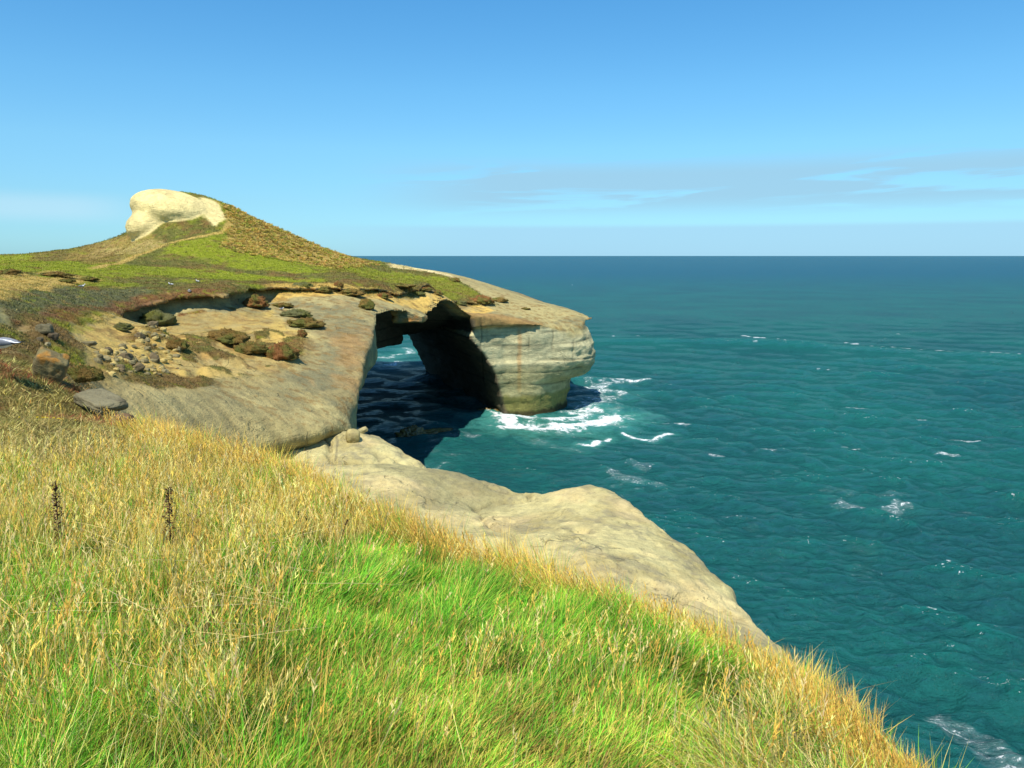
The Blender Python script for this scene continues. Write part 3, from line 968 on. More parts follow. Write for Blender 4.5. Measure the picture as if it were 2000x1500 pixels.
# ------------------------------------------------------------------ sea
def build_sea():
    du = np.concatenate([np.linspace(-1.6, -.74, 60)[:-1], np.arange(-.74, .74, .0017), np.linspace(.74, 1.6, 60)])
    s = np.concatenate([[.0006, .0009, .0013, .0018], np.arange(.0024, .82, .00135)])
    ya = H / s
    U, Y = np.meshgrid(du, ya, indexing='ij')
    X = U * Y
    r = np.random.default_rng(3)
    dz = np.zeros_like(X); ox = np.zeros_like(X); oy = np.zeros_like(X)
    cell = np.maximum(Y * Y / H * .00135, Y * .0017)
    waves = []
    for k in range(76):
        lam = 1.2 * (24 / 1.2) ** ((k + r.random()) / 76)
        th = math.radians(246 + r.normal() * (32 if lam > 8 else 62))
        amp = 0.0165 * lam ** 0.72 * (0.6 + .8 * r.random()) * (1.0 if lam < 12 else .6)
        waves.append((lam, th, amp, r.random() * 6.28))
    wx = 6 * fbm(X, Y, 0, .012, 2, 3.); 
    for lam, th, amp, ph in waves:
        kx, ky = math.cos(th) * 2 * math.pi / lam, math.sin(th) * 2 * math.pi / lam
        a = amp * sst(lam / cell, 2.5, 6)
        p = kx * (X + wx) + ky * (Y - .6 * wx) + ph
        dz += a * np.cos(p)
        ox -= a * .75 * math.cos(th) * np.sin(p); oy -= a * .75 * math.sin(th) * np.sin(p)
    # the long swell line rolling in
    a1 = atz(1160, 664); a2 = atz(1500, 672); a3 = atz(2000, 700); a4 = atz(2400, 730)
    cy = np.interp(X, [a1[0] - 60, a1[0], a2[0], a3[0], a4[0]], [a1[1] + 6, a1[1], a2[1], a3[1], a4[1]])
    q = (Y - cy + 3 * fbm(X, Y, 0, .04, 2, 8.)) / np.where(Y < cy, 4.5, 9.0)
    CRE = dz.copy()
    sw = np.exp(-q * q) * sst(X, a1[0] - 30, a1[0] + 50)
    dz += 2.1 * sw * (.75 + .5 * fbm(X, Y, 0, .05, 2, 5.))
    # break up group energy
    g = np.clip(0.85 + 1.1 * fbm(X, Y, 0, .018, 3, 15.), .3, 1.5)
    shelter = 0.45 + .55 * sst(np.hypot(X - 8, (Y - 110)), 25, 90)
    dz *= g * shelter
    foam = np.zeros_like(X)
    aer = np.zeros_like(X)

    def streak(pts, wdt, inten, ae=0.0, rag=.8, fq=.5):
        P = [atz(*p)[:2] for p in pts]
        mx = max(p[0] for p in P) + 30; mn = min(p[0] for p in P) - 30; my = max(p[1] for p in P) + 40; m0 = min(p[1] for p in P) - 40
        m = (X > mn) & (X < mx) & (Y > m0) & (Y < my)
        xx, yy = X[m], Y[m]
        d = line_d(P, xx, yy)
        n = fbm(xx, yy, 0, fq, 4, wdt * 3.3 + inten, .6)
        d2 = d + rag * wdt * n
        foam[m] = np.maximum(foam[m], inten * (1 - sst(d2, wdt * .1, wdt)))
        if ae:
            aer[m] = np.maximum(aer[m], ae * (1 - sst(d2, wdt * .4, wdt * 2.2)))

    # surf round the foot of the pier
    streak([(985, 815), (1000, 830), (1050, 838), (1100, 836), (1160, 826), (1205, 815)], 5.2, .97, 1.0, 1.1)
    streak([(1000, 806), (1040, 815), (1090, 820), (1130, 812), (1150, 800)], 3.6, .86, .9, 1.1)
    streak([(1060, 842), (1110, 850), (1150, 845)], 1.6, .45, .8, .9)
    streak([(1130, 868), (1155, 872), (1180, 862), (1190, 852)], 1.2, 1.0, .8, .7)
    streak([(1216, 846), (1240, 856), (1275, 860), (1300, 848), (1312, 845)], 1.1, 1.0, .5, .8)
    streak([(1130, 800), (1170, 780), (1210, 770), (1150, 760), (1200, 745)], 5.0, .68, .3, 1.2)
    streak([(1150, 790), (1200, 800), (1150, 740)], 3.0, .5, .2, 1.2)
    streak([(1205, 740), (1240, 745), (1270, 744)], 1.5, .8, .2, .9)
    streak([(1250, 760), (1280, 762)], 1.0, .75, 0, .9)
    streak([(1120, 815), (1170, 830), (1215, 838)], 2.0, .55, .5, 1.1)
    streak([(1050, 860), (1130, 880)], 2.0, .4, .3, 1.2)
    streak([(935, 800), (965, 810), (990, 806)], .8, .7, .2, .8)
    # through the arch
    streak([(745, 700), (775, 692), (800, 688)], 4.0, .75, .5, 1.0)
    streak([(755, 712), (780, 706)], 3.0, .8, .4, 1.0)
    streak([(790, 680), (805, 690)], 3.0, .6, .4, 1.0)
    streak([(880, 850), (905, 845), (930, 852)], 2.2, .48, .1, 1.2)
    streak([(815, 905), (850, 915), (870, 905)], 1.5, .5, .2, 1.2)
    streak([(840, 880), (870, 890), (900, 888)], 2.0, .38, .1, 1.2)
    # drifting lace
    streak([(1200, 925), (1230, 945), (1270, 950)], 3.0, .5, .1, 1.3)
    streak([(1230, 905), (1260, 912)], 2.0, .45, 0, 1.3)
    streak([(1650, 985), (1700, 995), (1730, 1000), (1760, 985)], 2.2, .55, .1, 1.3)
    streak([(1620, 960), (1700, 965), (1760, 960)], 3.0, .36, 0, 1.3)
    streak([(1850, 1400), (1900, 1440), (1950, 1480), (1990, 1500)], 2.2, .50, 0, 1.3)
    streak([(1900, 1000), (1990, 1020)], 3.0, .40, 0, 1.3)
    streak([(1440, 1010), (1480, 1030)], 2.0, .3, 0, 1.3)
    # whitecaps on the swell and far flecks
    streak([(1452, 656), (1475, 660), (1500, 661)], 2.2, .95, .1, .9)
    streak([(1515, 662), (1532, 664)], 1.5, .75, 0, .9)
    streak([(1650, 670), (1700, 676), (1740, 680), (1800, 684), (1860, 688)], 1.8, .82, 0, 1.2)
    streak([(1900, 690), (1990, 698)], 1.8, .78, 0, 1.2)
    for px, py, l in [(1608, 720, 8), (1800, 820, 8), (1480, 672, 9), (1190, 655, 10), (1238, 655, 8), (1770, 672, 12), (1865, 676, 8), (1880, 858, 30), (1612, 782, 5),
                      (1800, 832, 7), (1755, 652, 5), (1665, 868, 14), (1500, 880, 8), (1850, 885, 20), (1672, 797, 20), (1400, 890, 10), (1330, 830, 14), (1290, 826, 14)]:
        streak([(px - l, py), (px + l, py + l * .15)], .9, .66, 0, 1.4)
    foam = np.maximum(foam, 0)
    V = np.stack([(X + ox * g * shelter).ravel(), (Y + oy * g * shelter).ravel(), (dz + .12 * foam).ravel()], 1)
    ii = np.arange(X.size).reshape(X.shape)
    # rows run from far to near: keep faces pointing up
    Q = np.stack([ii[:-1, :-1].ravel(), ii[:-1, 1:].ravel(), ii[1:, 1:].ravel(), ii[1:, :-1].ravel()], 1)
    cr_ = sst(CRE * g, .28, .75) + sw * .7
    crest = np.clip(cr_, 0, 1) * (.4 + .6 * shelter)
    sh = np.maximum(1 - sst(poly_sd(LEDGE_POLY, X, Y) * -1, 0, 22), 1 - sst(np.hypot(X - 2, Y - 138), 5, 22) * 1.0) * sst(fbm(X, Y, 0, .09, 3, 21.), -.25, .25)
    return V, Q, foam.ravel(), aer.ravel(), np.clip(sh, 0, 1).ravel(), crest.ravel()


V, Q, foam, aer, shal, crest = build_sea()
m, t, p, out = new_mat('sea_water')
tc = t.node('ShaderNodeTexCoord')
v = tc.outputs['Object']
fo = t.node('ShaderNodeAttribute', attribute_name='foam').outputs['Fac']
ae = t.node('ShaderNodeAttribute', attribute_name='aer').outputs['Fac']
sh = t.node('ShaderNodeAttribute', attribute_name='shallow').outputs['Fac']
fn1 = t.noise(t.scalev(v, (.55, 1.25, 0)), 1.1, 10, 0.7, 1.4)
fn2 = t.noise(v, 5.5, 5, 0.6, 0.6)
fnn = t.math('ADD', t.math('MULTIPLY', fn1, .75), t.math('MULTIPLY', fn2, .25))
fm = t.mrange(t.math('ADD', fnn, t.math('MULTIPLY', fo, .33)), .69, .80)
fm = t.math('MULTIPLY', fm, t.mrange(fo, .02, .25))
soft = t.math('MULTIPLY', t.mrange(fo, .2, 1.0), t.mrange(fn1, .35, .65, .05, .42))
fm = t.math('MAXIMUM', fm, soft)
crs = t.node('ShaderNodeAttribute', attribute_name='crest').outputs['Fac']
fk = t.noise(t.scalev(v, (.8, 1.3, 1)), 1.9, 6, .72, .8)
fk = t.math('MULTIPLY', t.mrange(fk, .625, .66), t.mrange(crs, .3, .7))
fm = t.math('MAXIMUM', fm, t.math('MULTIPLY', fk, .8))
big = t.math('ADD', t.math('MULTIPLY', t.noise(v, .02, 4, .55), .6), t.math('MULTIPLY', t.noise(t.scalev(v, (1, 1.8, 1)), .35, 5, .65), .4))
base = t.mix(t.mrange(big, .38, .62), (0.012, .086, .088, 1), (0.013, .122, .106, 1))
base = t.mix(t.math('MULTIPLY', crs, .35), base, (.003, .15, .11, 1))
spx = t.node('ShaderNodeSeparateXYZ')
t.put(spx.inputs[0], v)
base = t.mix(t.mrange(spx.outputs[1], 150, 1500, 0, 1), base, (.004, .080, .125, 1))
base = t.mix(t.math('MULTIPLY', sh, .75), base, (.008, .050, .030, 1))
base = t.mix(t.math('MULTIPLY', ae, .5), base, (.10, .40, .32, 1))
base = t.mix(fm, base, (.86, .88, .86, 1))
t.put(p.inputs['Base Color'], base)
t.put(p.inputs['Roughness'], t.mrange(fm, 0, 1, .10, .8, False))
p.inputs['Specular IOR Level'].default_value = 0.0
b1 = t.noise(t.scalev(v, (1, 1.5, 1)), .55, 6, .62, .3)
b2 = t.noise(t.scalev(v, (1, 1.4, 1)), 2.3, 6, .66, .4)
bb = t.bump(b1, .75, 1.0)
bb = t.bump(b2, .26, 1.0, bb)
# wind ripples too small for the mesh tilt the surface everywhere, however far away
nn = t.node('ShaderNodeTexNoise')
t.put(nn.inputs['Vector'], t.scalev(v, (1, 1.3, 1)))
nn.inputs['Scale'].default_value = 1.1
nn.inputs['Detail'].default_value = 5
nn.inputs['Roughness'].default_value = .6
sub = t.node('ShaderNodeVectorMath', operation='SUBTRACT')
t.put(sub.inputs[0], nn.outputs['Color'])
sub.inputs[1].default_value = (.5, .5, .5)
rip = t.scalev(sub.outputs[0], (1.1, 1.4, 0))
add = t.node('ShaderNodeVectorMath', operation='ADD')
t.put(add.inputs[0], bb)
t.put(add.inputs[1], rip)
nrm = t.node('ShaderNodeVectorMath', operation='NORMALIZE')
t.put(nrm.inputs[0], add.outputs[0])
t.put(p.inputs['Normal'], nrm.outputs[0])
gl = t.node('ShaderNodeBsdfGlossy')
gl.inputs['Roughness'].default_value = .05
t.put(gl.inputs['Normal'], nrm.outputs[0])
fr = t.node('ShaderNodeFresnel')
fr.inputs['IOR'].default_value = 1.33
t.put(fr.inputs['Normal'], nrm.outputs[0])
ff = t.math('MULTIPLY', t.math('MULTIPLY_ADD', fr.outputs[0], .38, .014), t.math('SUBTRACT', 1.0, fm))
mx = t.node('ShaderNodeMixShader')
t.put(mx.inputs[0], ff)
t.l.new(p.outputs[0], mx.inputs[1]); t.l.new(gl.outputs[0], mx.inputs[2])
t.l.new(mx.outputs[0], out.inputs[0])
sea = np_mesh('sea', V, Q, m, attrs={'foam': foam, 'aer': aer, 'shallow': shal, 'crest': crest})
tag(sea, 'choppy teal sea with whitecaps and surf', 'sea', kind='structure')


# ------------------------------------------------------------------ boulders, cushions, gulls
def lump(name, loc, size, mat, seed, boxy=0.0, facet=False, rough=.18, flat=.0, n=22, col=None, col2=None, rz=0.0, tilt=(0, 0), parent=None, f=1.6):
    """one irregular stone or cushion: a closed, noise-worn ball, size = full width, depth, height"""
    th = np.linspace(0, math.pi, n + 1)[1:-1]
    ph = np.linspace(0, 2 * math.pi, 2 * n, endpoint=False)
    A, B = np.meshgrid(th, ph, indexing='ij')
    d = np.stack([np.sin(A) * np.cos(B), np.sin(A) * np.sin(B), np.cos(A)], -1).reshape(-1, 3)
    d = np.concatenate([d, [[0, 0, 1], [0, 0, -1]]])
    if boxy:
        m_ = np.abs(d).max(1)[:, None]
        d2 = d / m_
        v_ = d * (1 - boxy) + d2 * boxy * .8
    else:
        v_ = d.copy()
    nn_ = fbm(d[:, 0], d[:, 1], d[:, 2], f, 4, seed, .6)
    v_ = v_ * (1 + rough * 2 * nn_)[:, None]
    if flat:
        v_[:, 2] = np.where(v_[:, 2] < -flat, -flat + (v_[:, 2] + flat) * .15, v_[:, 2])
    v_ = v_ * np.array(size) / 2
    nr, nc = len(th), len(ph)
    idx = np.arange(nr * nc).reshape(nr, nc)
    q = np.stack([idx[:-1], idx[1:], np.roll(idx[1:], -1, 1), np.roll(idx[:-1], -1, 1)], -1).reshape(-1, 4)
    t1 = np.stack([np.full(nc, nr * nc), idx[0], np.roll(idx[0], -1)], 1)
    t2 = np.stack([np.full(nc, nr * nc + 1), np.roll(idx[-1], -1), idx[-1]], 1)
    kw = {}
    if col is not None:
        k_ = sst(fbm(v_[:, 0], v_[:, 1], v_[:, 2], 3.5 / max(size), 4, seed + 5, .65), -.2, .3)[:, None]
        kw['cols'] = np.array(col) * (1 - k_) + np.array(col2 if col2 is not None else col) * k_
        kw['attrs'] = {'veg': np.ones(len(v_)) * (1.0 if mat is M_CUSH else 0.0)}
    o = np_mesh(name, v_, [q, t1, t2], mat, not facet, parent=parent, **kw)
    o.location = loc
    o.rotation_euler = (tilt[0], tilt[1], rz)
    return o


M_CUSH = terrain_mat('cushion_leaves', 3.0, 18.0, 0.12, 0.05, 0.35)
M_STONE = terrain_mat('fallen_stone', 2.5, 16.0, 0.08, 0.02, 0.3)


bpy.context.view_layer.update()
DG = bpy.context.evaluated_depsgraph_get()


def ground_at(px, py):
    a_, dy_, dz_ = ray(px, py)
    ok, loc, nrm, _i, ob, _m = SC.ray_cast(DG, Vector((0, 0, H)), Vector((a_, dy_, dz_)).normalized())
    return tuple(loc)


def px_m(px, Y):
    return px * Y / F


CUSHV = []
CUSH = [  # px, py of the base centre, width, height (px), colour, label
    (494, 601, 46, 26, 'red', 'red-brown cushion plant casting a shadow at the top of the sand slope'),
    (547, 600, 42, 9, 'brown', 'low flat brown cushion beside the white speck above the grey rock'),
    (575, 620, 54, 15, 'greyolive', 'olive dome cushion where the sand meets the smooth grey rock'),
    (589, 641, 66, 20, 'brown', 'wide brown cushion overhanging a dark hollow on the sand rim'),
    (589, 658, 17, 16, 'red', 'small round cushion hanging below the wide brown one'),
    (298, 636, 62, 30, 'greyolive', 'large grey-olive cushion under the turf overhang'),
    (483, 692, 60, 24, 'brown', 'brown cushion in the middle of the sand slope above a dark gap'),
    (545, 704, 66, 36, 'red', 'tall red-brown cushion with a deep dark hollow at its foot'),
    (440, 672, 76, 30, 'brown', 'broad rusty mat cushion sprawling down the centre of the sand slope'),
    (340, 684, 36, 26, 'brown', 'brown cushion among the upper rubble of the slope'),
    (715, 605, 26, 24, 'brown', 'brown cushion at the corner of the arch'),
    (235, 646, 32, 16, 'greyolive', 'grey cushion with a dark triangular shadow on the pale sand'),
    (150, 748, 66, 36, 'brown', 'thick brown turf block with an undercut front beside the lichen boulder'),
    (624, 572, 42, 15, 'brown', 'brown cushion on the sand band furthest from the arch, beside the olive one'),
    (588, 566, 40, 16, 'greyolive', 'grey-olive cushion at the start of the sand band'),
    (660, 560, 17, 11, 'red', 'little dark red cushion on the turf lip over the sand band'),
    (681, 578, 52, 14, 'brown', 'long dark cushion lying across the sand band'),
    (733, 566, 19, 11, 'red', 'small rusty cushion on the upper edge of the sand band'),
    (748, 583, 32, 12, 'red', 'reddish cushion directly above the hanging block of the arch'),
    (780, 562, 52, 9, 'brown', 'long thin cushion under the turf lip above the arch'),
    (797, 568, 13, 11, 'brown', 'tiny upright cushion in the orange sand above the arch'),
    (822, 568, 38, 9, 'red', 'flat rusty cushion behind the crown of the arch'),
    (815, 577, 26, 8, 'greyolive', 'low grey cushion in the middle of the orange sand band'),
    (855, 577, 17, 11, 'brown', 'round brown cushion on the sand over the pier'),
    (864, 594, 32, 11, 'brown', 'dull brown cushion on the rim of the arch beside the pier'),
    (898, 596, 24, 10, 'greyolive', 'cushion with pale stones at the root of the pier'),
    (940, 594, 42, 18, 'red', 'largest reddish cushion on top of the pier'),
    (974, 590, 32, 9, 'brown', 'dark cushion at the point where the turf ends on the pier'),
    (1026, 605, 17, 5, 'brown', 'thin outermost cushion on the bare rock of the pier'),
    (889, 551, 17, 10, 'red', 'lone rusty cushion at the corner of the turf under the skyline'),
    (99, 541, 62, 11, 'brown', 'long brown cushion lying on the sandy path'),
    (125, 552, 32, 8, 'brown', 'small brown cushion on the edge of the sandy path'),
    (168, 549, 32, 9, 'olive', 'olive cushion where the sandy path meets the grass'),
    (13, 536, 40, 11, 'brown', 'dark cushion on the path at the edge of the picture'),
]
for k, (px, py, wd, ht, colr, lab) in enumerate(CUSH):
    g = ground_at(px, py)
    ww_, hh_ = px_m(wd, g[1]), px_m(ht, g[1])
    dp = ww_ * (.8 if wd < 60 else .7)
    a_ = np.array(P_[colr]) * 1.35 + np.array([.03, .02, 0]); b_ = np.array(P_['olive' if colr != 'olive' else 'brown']) * 1.3
    o = lump('cushion_plant', (g[0], g[1] + dp * .38, g[2] + hh_ * .22), (ww_ * 1.08, dp, hh_ * 1.2), M_CUSH, k * 3.7 + 1, rough=.30, flat=.25, n=24, col=a_, col2=b_, rz=k * .7 % .6 - .3, f=2.9)
    # leafy shoots over the cushion
    me_ = o.data
    vv_ = np.empty(len(me_.vertices) * 3, np.float32); me_.vertices.foreach_get('co', vv_); vv_ = vv_.reshape(-1, 3)
    CUSHV.append((o, vv_, ww_, a_, b_))
    tag(o, lab, 'cushion plant', 'cushion plants on the eroded edge of the headland')

# the big lichen boulder and its neighbours
def bench_pt(px, py, Y):
    return at(px, py, Y)


GREYR = (.19, .165, .09)
b0 = ground_at(88, 742)
b0 = (b0[0], b0[1] + .25, b0[2] + .35)
lb = lump('lichen_boulder', (b0[0], b0[1], b0[2] - .05), (.95, .75, 1.0), M_STONE, 4.2, boxy=.8, rough=.14, col=(.22, .18, .075), col2=(.15, .12, .055), rz=.5, tilt=(.35, .45), n=30)
me = lb.data
cc_ = np.empty(len(me.vertices) * 4, np.float32); me.attributes['Col'].data.foreach_get('color', cc_); cc_ = cc_.reshape(-1, 4)
vv_ = np.empty(len(me.vertices) * 3, np.float32); me.vertices.foreach_get('co', vv_); vv_ = vv_.reshape(-1, 3)
li = sst(vv_[:, 2] * 1.2 + vv_[:, 0] * .5 + 1.5 * fbm(vv_[:, 0], vv_[:, 1], vv_[:, 2], 3., 4, 2.), .35, .75)[:, None] * .8
cc_[:, :3] = cc_[:, :3] * (1 - li) + np.array([.42, .19, .03]) * li
me.attributes['Col'].data.foreach_set('color', cc_.ravel())
tag(lb, 'grey boulder with orange lichen half sunk in the turf', 'boulder')
for (px, py, Y, sz, lab, rz, colr) in [
    (83, 645, 33, (.75, .6, .55), 'grey boulder topping the little heap in the brown turf', .3, GREYR),
    (101, 657, 32.6, (.42, .4, .40), 'dark stone leaning against the grey boulder of the heap', 1.1, (.12, .09, .05)),
    (76, 661, 32.2, (.32, .3, .26), 'dark stone propping the grey boulder from below', .7, (.14, .11, .06)),
    (91, 669, 32.0, (.34, .26, .2), 'flat pale stone at the foot of the little heap', 2., (.36, .31, .17)),
    (170, 668, 44, (.9, .5, .3), 'grey stone bedded in the turf at the top of the rubble', .2, GREYR)]:
    p0 = ground_at(px, py + 7)
    sz = tuple(q_ * p0[1] / Y for q_ in sz)
    o = lump('boulder', (p0[0], p0[1] + sz[1] * .3, p0[2] + sz[2] * .33), sz, M_STONE, px * .7, boxy=.5, rough=.2, col=colr, col2=np.array(colr) * .6, rz=rz, n=16)
    tag(o, lab, 'boulder')
pR = ground_at(688, 864)
pR = (pR[0], pR[1] + .3, pR[2] + .42)
o = lump('boulder', pR, (1.25, 1.2, 1.35), M_STONE, 8.1, boxy=.3, rough=.08, col=(.40, .33, .135), col2=(.33, .27, .12), rz=.3, tilt=(.2, .1), n=26)
tag(o, 'rounded sandstone boulder cracked off the end of the rock nose', 'boulder')
pR = ground_at(708, 846)
pR = (pR[0], pR[1] + .2, pR[2] + .2)
o = lump('boulder', pR, (.95, .8, .5), M_STONE, 15.1, boxy=.6, rough=.1, col=(.42, .36, .17), col2=(.34, .29, .13), rz=.4, tilt=(-.1, -.35), n=20)
tag(o, 'pale wedge-shaped block jammed behind the rounded boulder over the water', 'boulder')
pS = at(196, 782, 19.9)
o = lump('rock_slab', (pS[0], pS[1], pS[2] - .02), (1.75, 1.0, .34), M_STONE, 21.0, boxy=.75, rough=.09, col=(.20, .175, .095), col2=(.13, .11, .06), rz=-.62, tilt=(.06, .16), n=30)
tag(o, 'flat grey rock slab jutting from the edge of the dry grass bench', 'rock slab')
pS = at(240, 822, 18.6)
o = lump('boulder', pS, (.6, .5, .42), M_STONE, 25.0, boxy=.3, rough=.15, col=(.20, .12, .06), col2=(.09, .06, .035), rz=.2, n=20)
tag(o, 'dark brown rock tucked beneath the flat grey slab', 'boulder')

# rubble at the foot of the sand slope
RB = hpoly([(175, 690), (215, 676), (270, 662), (300, 640), (330, 660), (360, 690), (352, 728), (300, 738), (215, 742), (185, 728)])
rr = random.Random(5)
xsR = [p[0] for p in RB]; ysR = [p[1] for p in RB]
k = 0
GRPS = [('large dark rubble stone in the heap below the sand slope', (.16, .12, .06), 1.0), ('small grey rubble stone in the heap below the sand slope', (.24, .20, .095), .6), ('small pale sandy stone in the heap below the sand slope', (.46, .35, .12), .6)]
while k < 150:
    X_ = rr.uniform(min(xsR), max(xsR)); Y_ = rr.uniform(min(ysR), max(ysR))
    if poly_sd(RB, np.array([X_]), np.array([Y_]))[0] < .1:
        continue
    gi = 0 if k % 11 == 0 else (1 if k % 2 else 2)
    lab, colr, sc_ = GRPS[gi]
    sz = sc_ * rr.uniform(.35, 1.0) ** 1.3 * 1.35
    zz_ = float(bil(_T1, X_, Y_))
    o = lump('rubble_stone', (X_, Y_, zz_ + sz * .04), (sz, sz * rr.uniform(.6, 1), sz * rr.uniform(.45, .8)), M_STONE, k * 1.9, boxy=.55, rough=.22, col=colr, col2=np.array(colr) * rr.uniform(.5, 1.2), rz=rr.uniform(0, 3), tilt=(rr.uniform(-.5, .5), rr.uniform(-.5, .5)), n=6, facet=True)
    tag(o, lab, 'stone', ['large dark rubble stones', 'small grey rubble stones', 'small pale rubble stones'][gi])
    k += 1

# kelp-covered rocks awash
M_KELP = flat_mat('wet_kelp', (.08, .055, .016), (.22, .15, .035), 3.0, .35, .08, .6)
def kelp(px0, py0, px1, py1, hh, dep, lab, seed):
    a0 = atz(px0, py0); a1 = atz(px1, py1)
    L_ = math.hypot(a1[0] - a0[0], a1[1] - a0[1])
    o = lump('kelp_rock', ((a0[0] + a1[0]) / 2, (a0[1] + a1[1]) / 2, .05), (L_, dep, hh * 2), M_KELP, seed, rough=.34, n=40, rz=math.atan2(a1[1] - a0[1], a1[0] - a0[0]), f=2.6)
    tag(o, lab, 'rock')
kelp(778, 852, 830, 848, 1.3, 3.6, 'dark seaweed-covered rock awash in the water before the arch', 3.3)
kelp(815, 848, 885, 838, .42, 2.6, 'low tail of floating brown kelp trailing from the awash rock', 7.7)
kelp(938, 802, 992, 804, .6, 3.0, 'small kelp-covered rock in the surf at the foot of the pier', 9.1)

# gulls
M_WHITE = flat_mat('white_feathers', (.82, .82, .80), None, rough=.7, bump=.002)
M_GREYF = flat_mat('grey_feathers', (.20, .21, .23), None, rough=.7, bump=.002)
M_BLACKF = flat_mat('black_feathers', (.02, .02, .02), None, rough=.6, bump=.002)
M_BILL = flat_mat('red_bill', (.45, .05, .02), None, rough=.5, bump=.001)


def loft(name, rings, mat, parent, n=14):
    """rings: (x, z, ry, rz) along the body"""
    Vv = []
    for (x_, z_, ry, rz_) in rings:
        for i in range(n):
            a = 2 * math.pi * i / n
            Vv.append((x_, ry * math.cos(a), z_ + rz_ * math.sin(a)))
    Vv = np.array(Vv)
    m_ = len(rings)
    idx = np.arange(m_ * n).reshape(m_, n)
    q = np.stack([idx[:-1], np.roll(idx[:-1], -1, 1), np.roll(idx[1:], -1, 1), idx[1:]], -1).reshape(-1, 4)
    Vv = np.concatenate([Vv, [[rings[0][0], 0, rings[0][1]], [rings[-1][0], 0, rings[-1][1]]]])
    t1 = np.stack([np.full(n, m_ * n), np.roll(idx[0], -1), idx[0]], 1)
    t2 = np.stack([np.full(n, m_ * n + 1), idx[-1], np.roll(idx[-1], -1)], 1)
    return np_mesh(name, Vv, [q, t1, t2], mat, parent=parent)


def make_gull():
    r_ = bpy.data.objects.new('gull', None); COL.objects.link(r_)
    # head towards +x
    loft('body', [(-.16, .135, .008, .008), (-.12, .13, .035, .03), (-.06, .122, .055, .05), (.0, .12, .062, .06), (.06, .13, .055, .056), (.10, .15, .042, .045), (.125, .178, .03, .032),
                  (.14, .205, .027, .028), (.155, .225, .03, .03), (.175, .23, .028, .026), (.195, .228, .016, .015), (.203, .226, .006, .006)], M_WHITE, r_)
    for s_ in (-1, 1):
        wv = loft('wing', [(.085, .145, .008, .02), (.05, .15, .016, .042), (0, .15, .02, .048), (-.07, .148, .018, .04), (-.13, .142, .012, .024), (-.17, .138, .006, .012)], M_GREYF, r_)
        wv.location = (0, s_ * .05, 0); wv.rotation_euler = (s_ * -.25, 0, 0)
        tp = loft('wing_tip', [(-.15, .14, .008, .014), (-.19, .136, .007, .01), (-.235, .135, .003, .003)], M_BLACKF, wv)
        lg = loft('leg', [(0, 0, .004, .004), (.004, .0, .004, .004)], M_BILL, r_)
        lg.data.clear_geometry()
        a = np.array([(dx_, dy_, dz_) for dz_ in (0, .08) for dx_, dy_ in ((-.004, -.004), (.004, -.004), (.004, .004), (-.004, .004))])
        ft = np.array([(-.005, -.006, 0), (.045, -.018, 0), (.045, .018, 0), (-.005, .006, 0), (-.005, -.006, .006), (.045, -.018, .004), (.045, .018, .004), (-.005, .006, .006)])
        q_ = [(0, 3, 2, 1), (4, 5, 6, 7), (0, 1, 5, 4), (1, 2, 6, 5), (2, 3, 7, 6), (3, 0, 4, 7)]
        lg.data.from_pydata(np.concatenate([a, ft]).tolist(), [], q_ + [tuple(i + 8 for i in f_) for f_ in q_])
        lg.location = (.01, s_ * .022, 0)
    loft('tail', [(-.13, .132, .03, .008), (-.2, .135, .034, .005), (-.215, .135, .03, .003)], M_WHITE, r_)
    loft('bill', [(.198, .226, .007, .008), (.225, .222, .005, .006), (.243, .216, .001, .002)], M_BILL, r_)
    return r_


g0 = make_gull()
spots = [('gn', 6, 690, 2.15, 'grey and white gull at the picture edge behind the red turf, tail towards the boulder', math.pi + .15),
         (160, 563, 0, 1.9, 'gull resting on the rim of the grey-olive mat by the sandy path', .2),
         (334, 559, 0, 1.8, 'gull on the green turf behind the overhang, nearer to the path of the two', math.pi - .3),
         (386, 552, 0, 1.6, 'gull highest up the green turf, above the overhang', 2.6),
         (370, 571, 0, 1.9, 'gull standing at the very lip of the turf overhang', -1.2),
         (550, 606, 0, 1.6, 'gull sitting beside the cushions where sand meets grey rock', .5),
         (1117, 604, 0, 1.7, 'tiny gull on the outermost point of the headland', 1.0)]


def copy_tree(o_, parent=None):
    c_ = o_.copy(); COL.objects.link(c_); c_.parent = parent
    for ch in o_.children:
        copy_tree(ch, c_)
    return c_


for k, sp in enumerate(spots):
    o = g0 if k == 0 else copy_tree(g0)
    if k == 0:
        _, px, py, sc_, lab, rz = sp
        p0 = at(px, py, 19.2)
        o.location = (p0[0] - .05, p0[1], fg_z(np.array([p0[0]]), np.array([p0[1]]))[0] + .02)
        GULL_Z = p0[2]
        o.location.z = p0[2] - .02
    else:
        px, py, _, sc_, lab, rz = sp
        g = ground_at(px, py)
        o.location = (g[0], g[1], float(Tz(g[0], g[1])) - .02)
    o.scale = (sc_,) * 3
    o.rotation_euler = (0, 0, rz)
    tag(o, lab, 'gull', 'gulls on the headland')

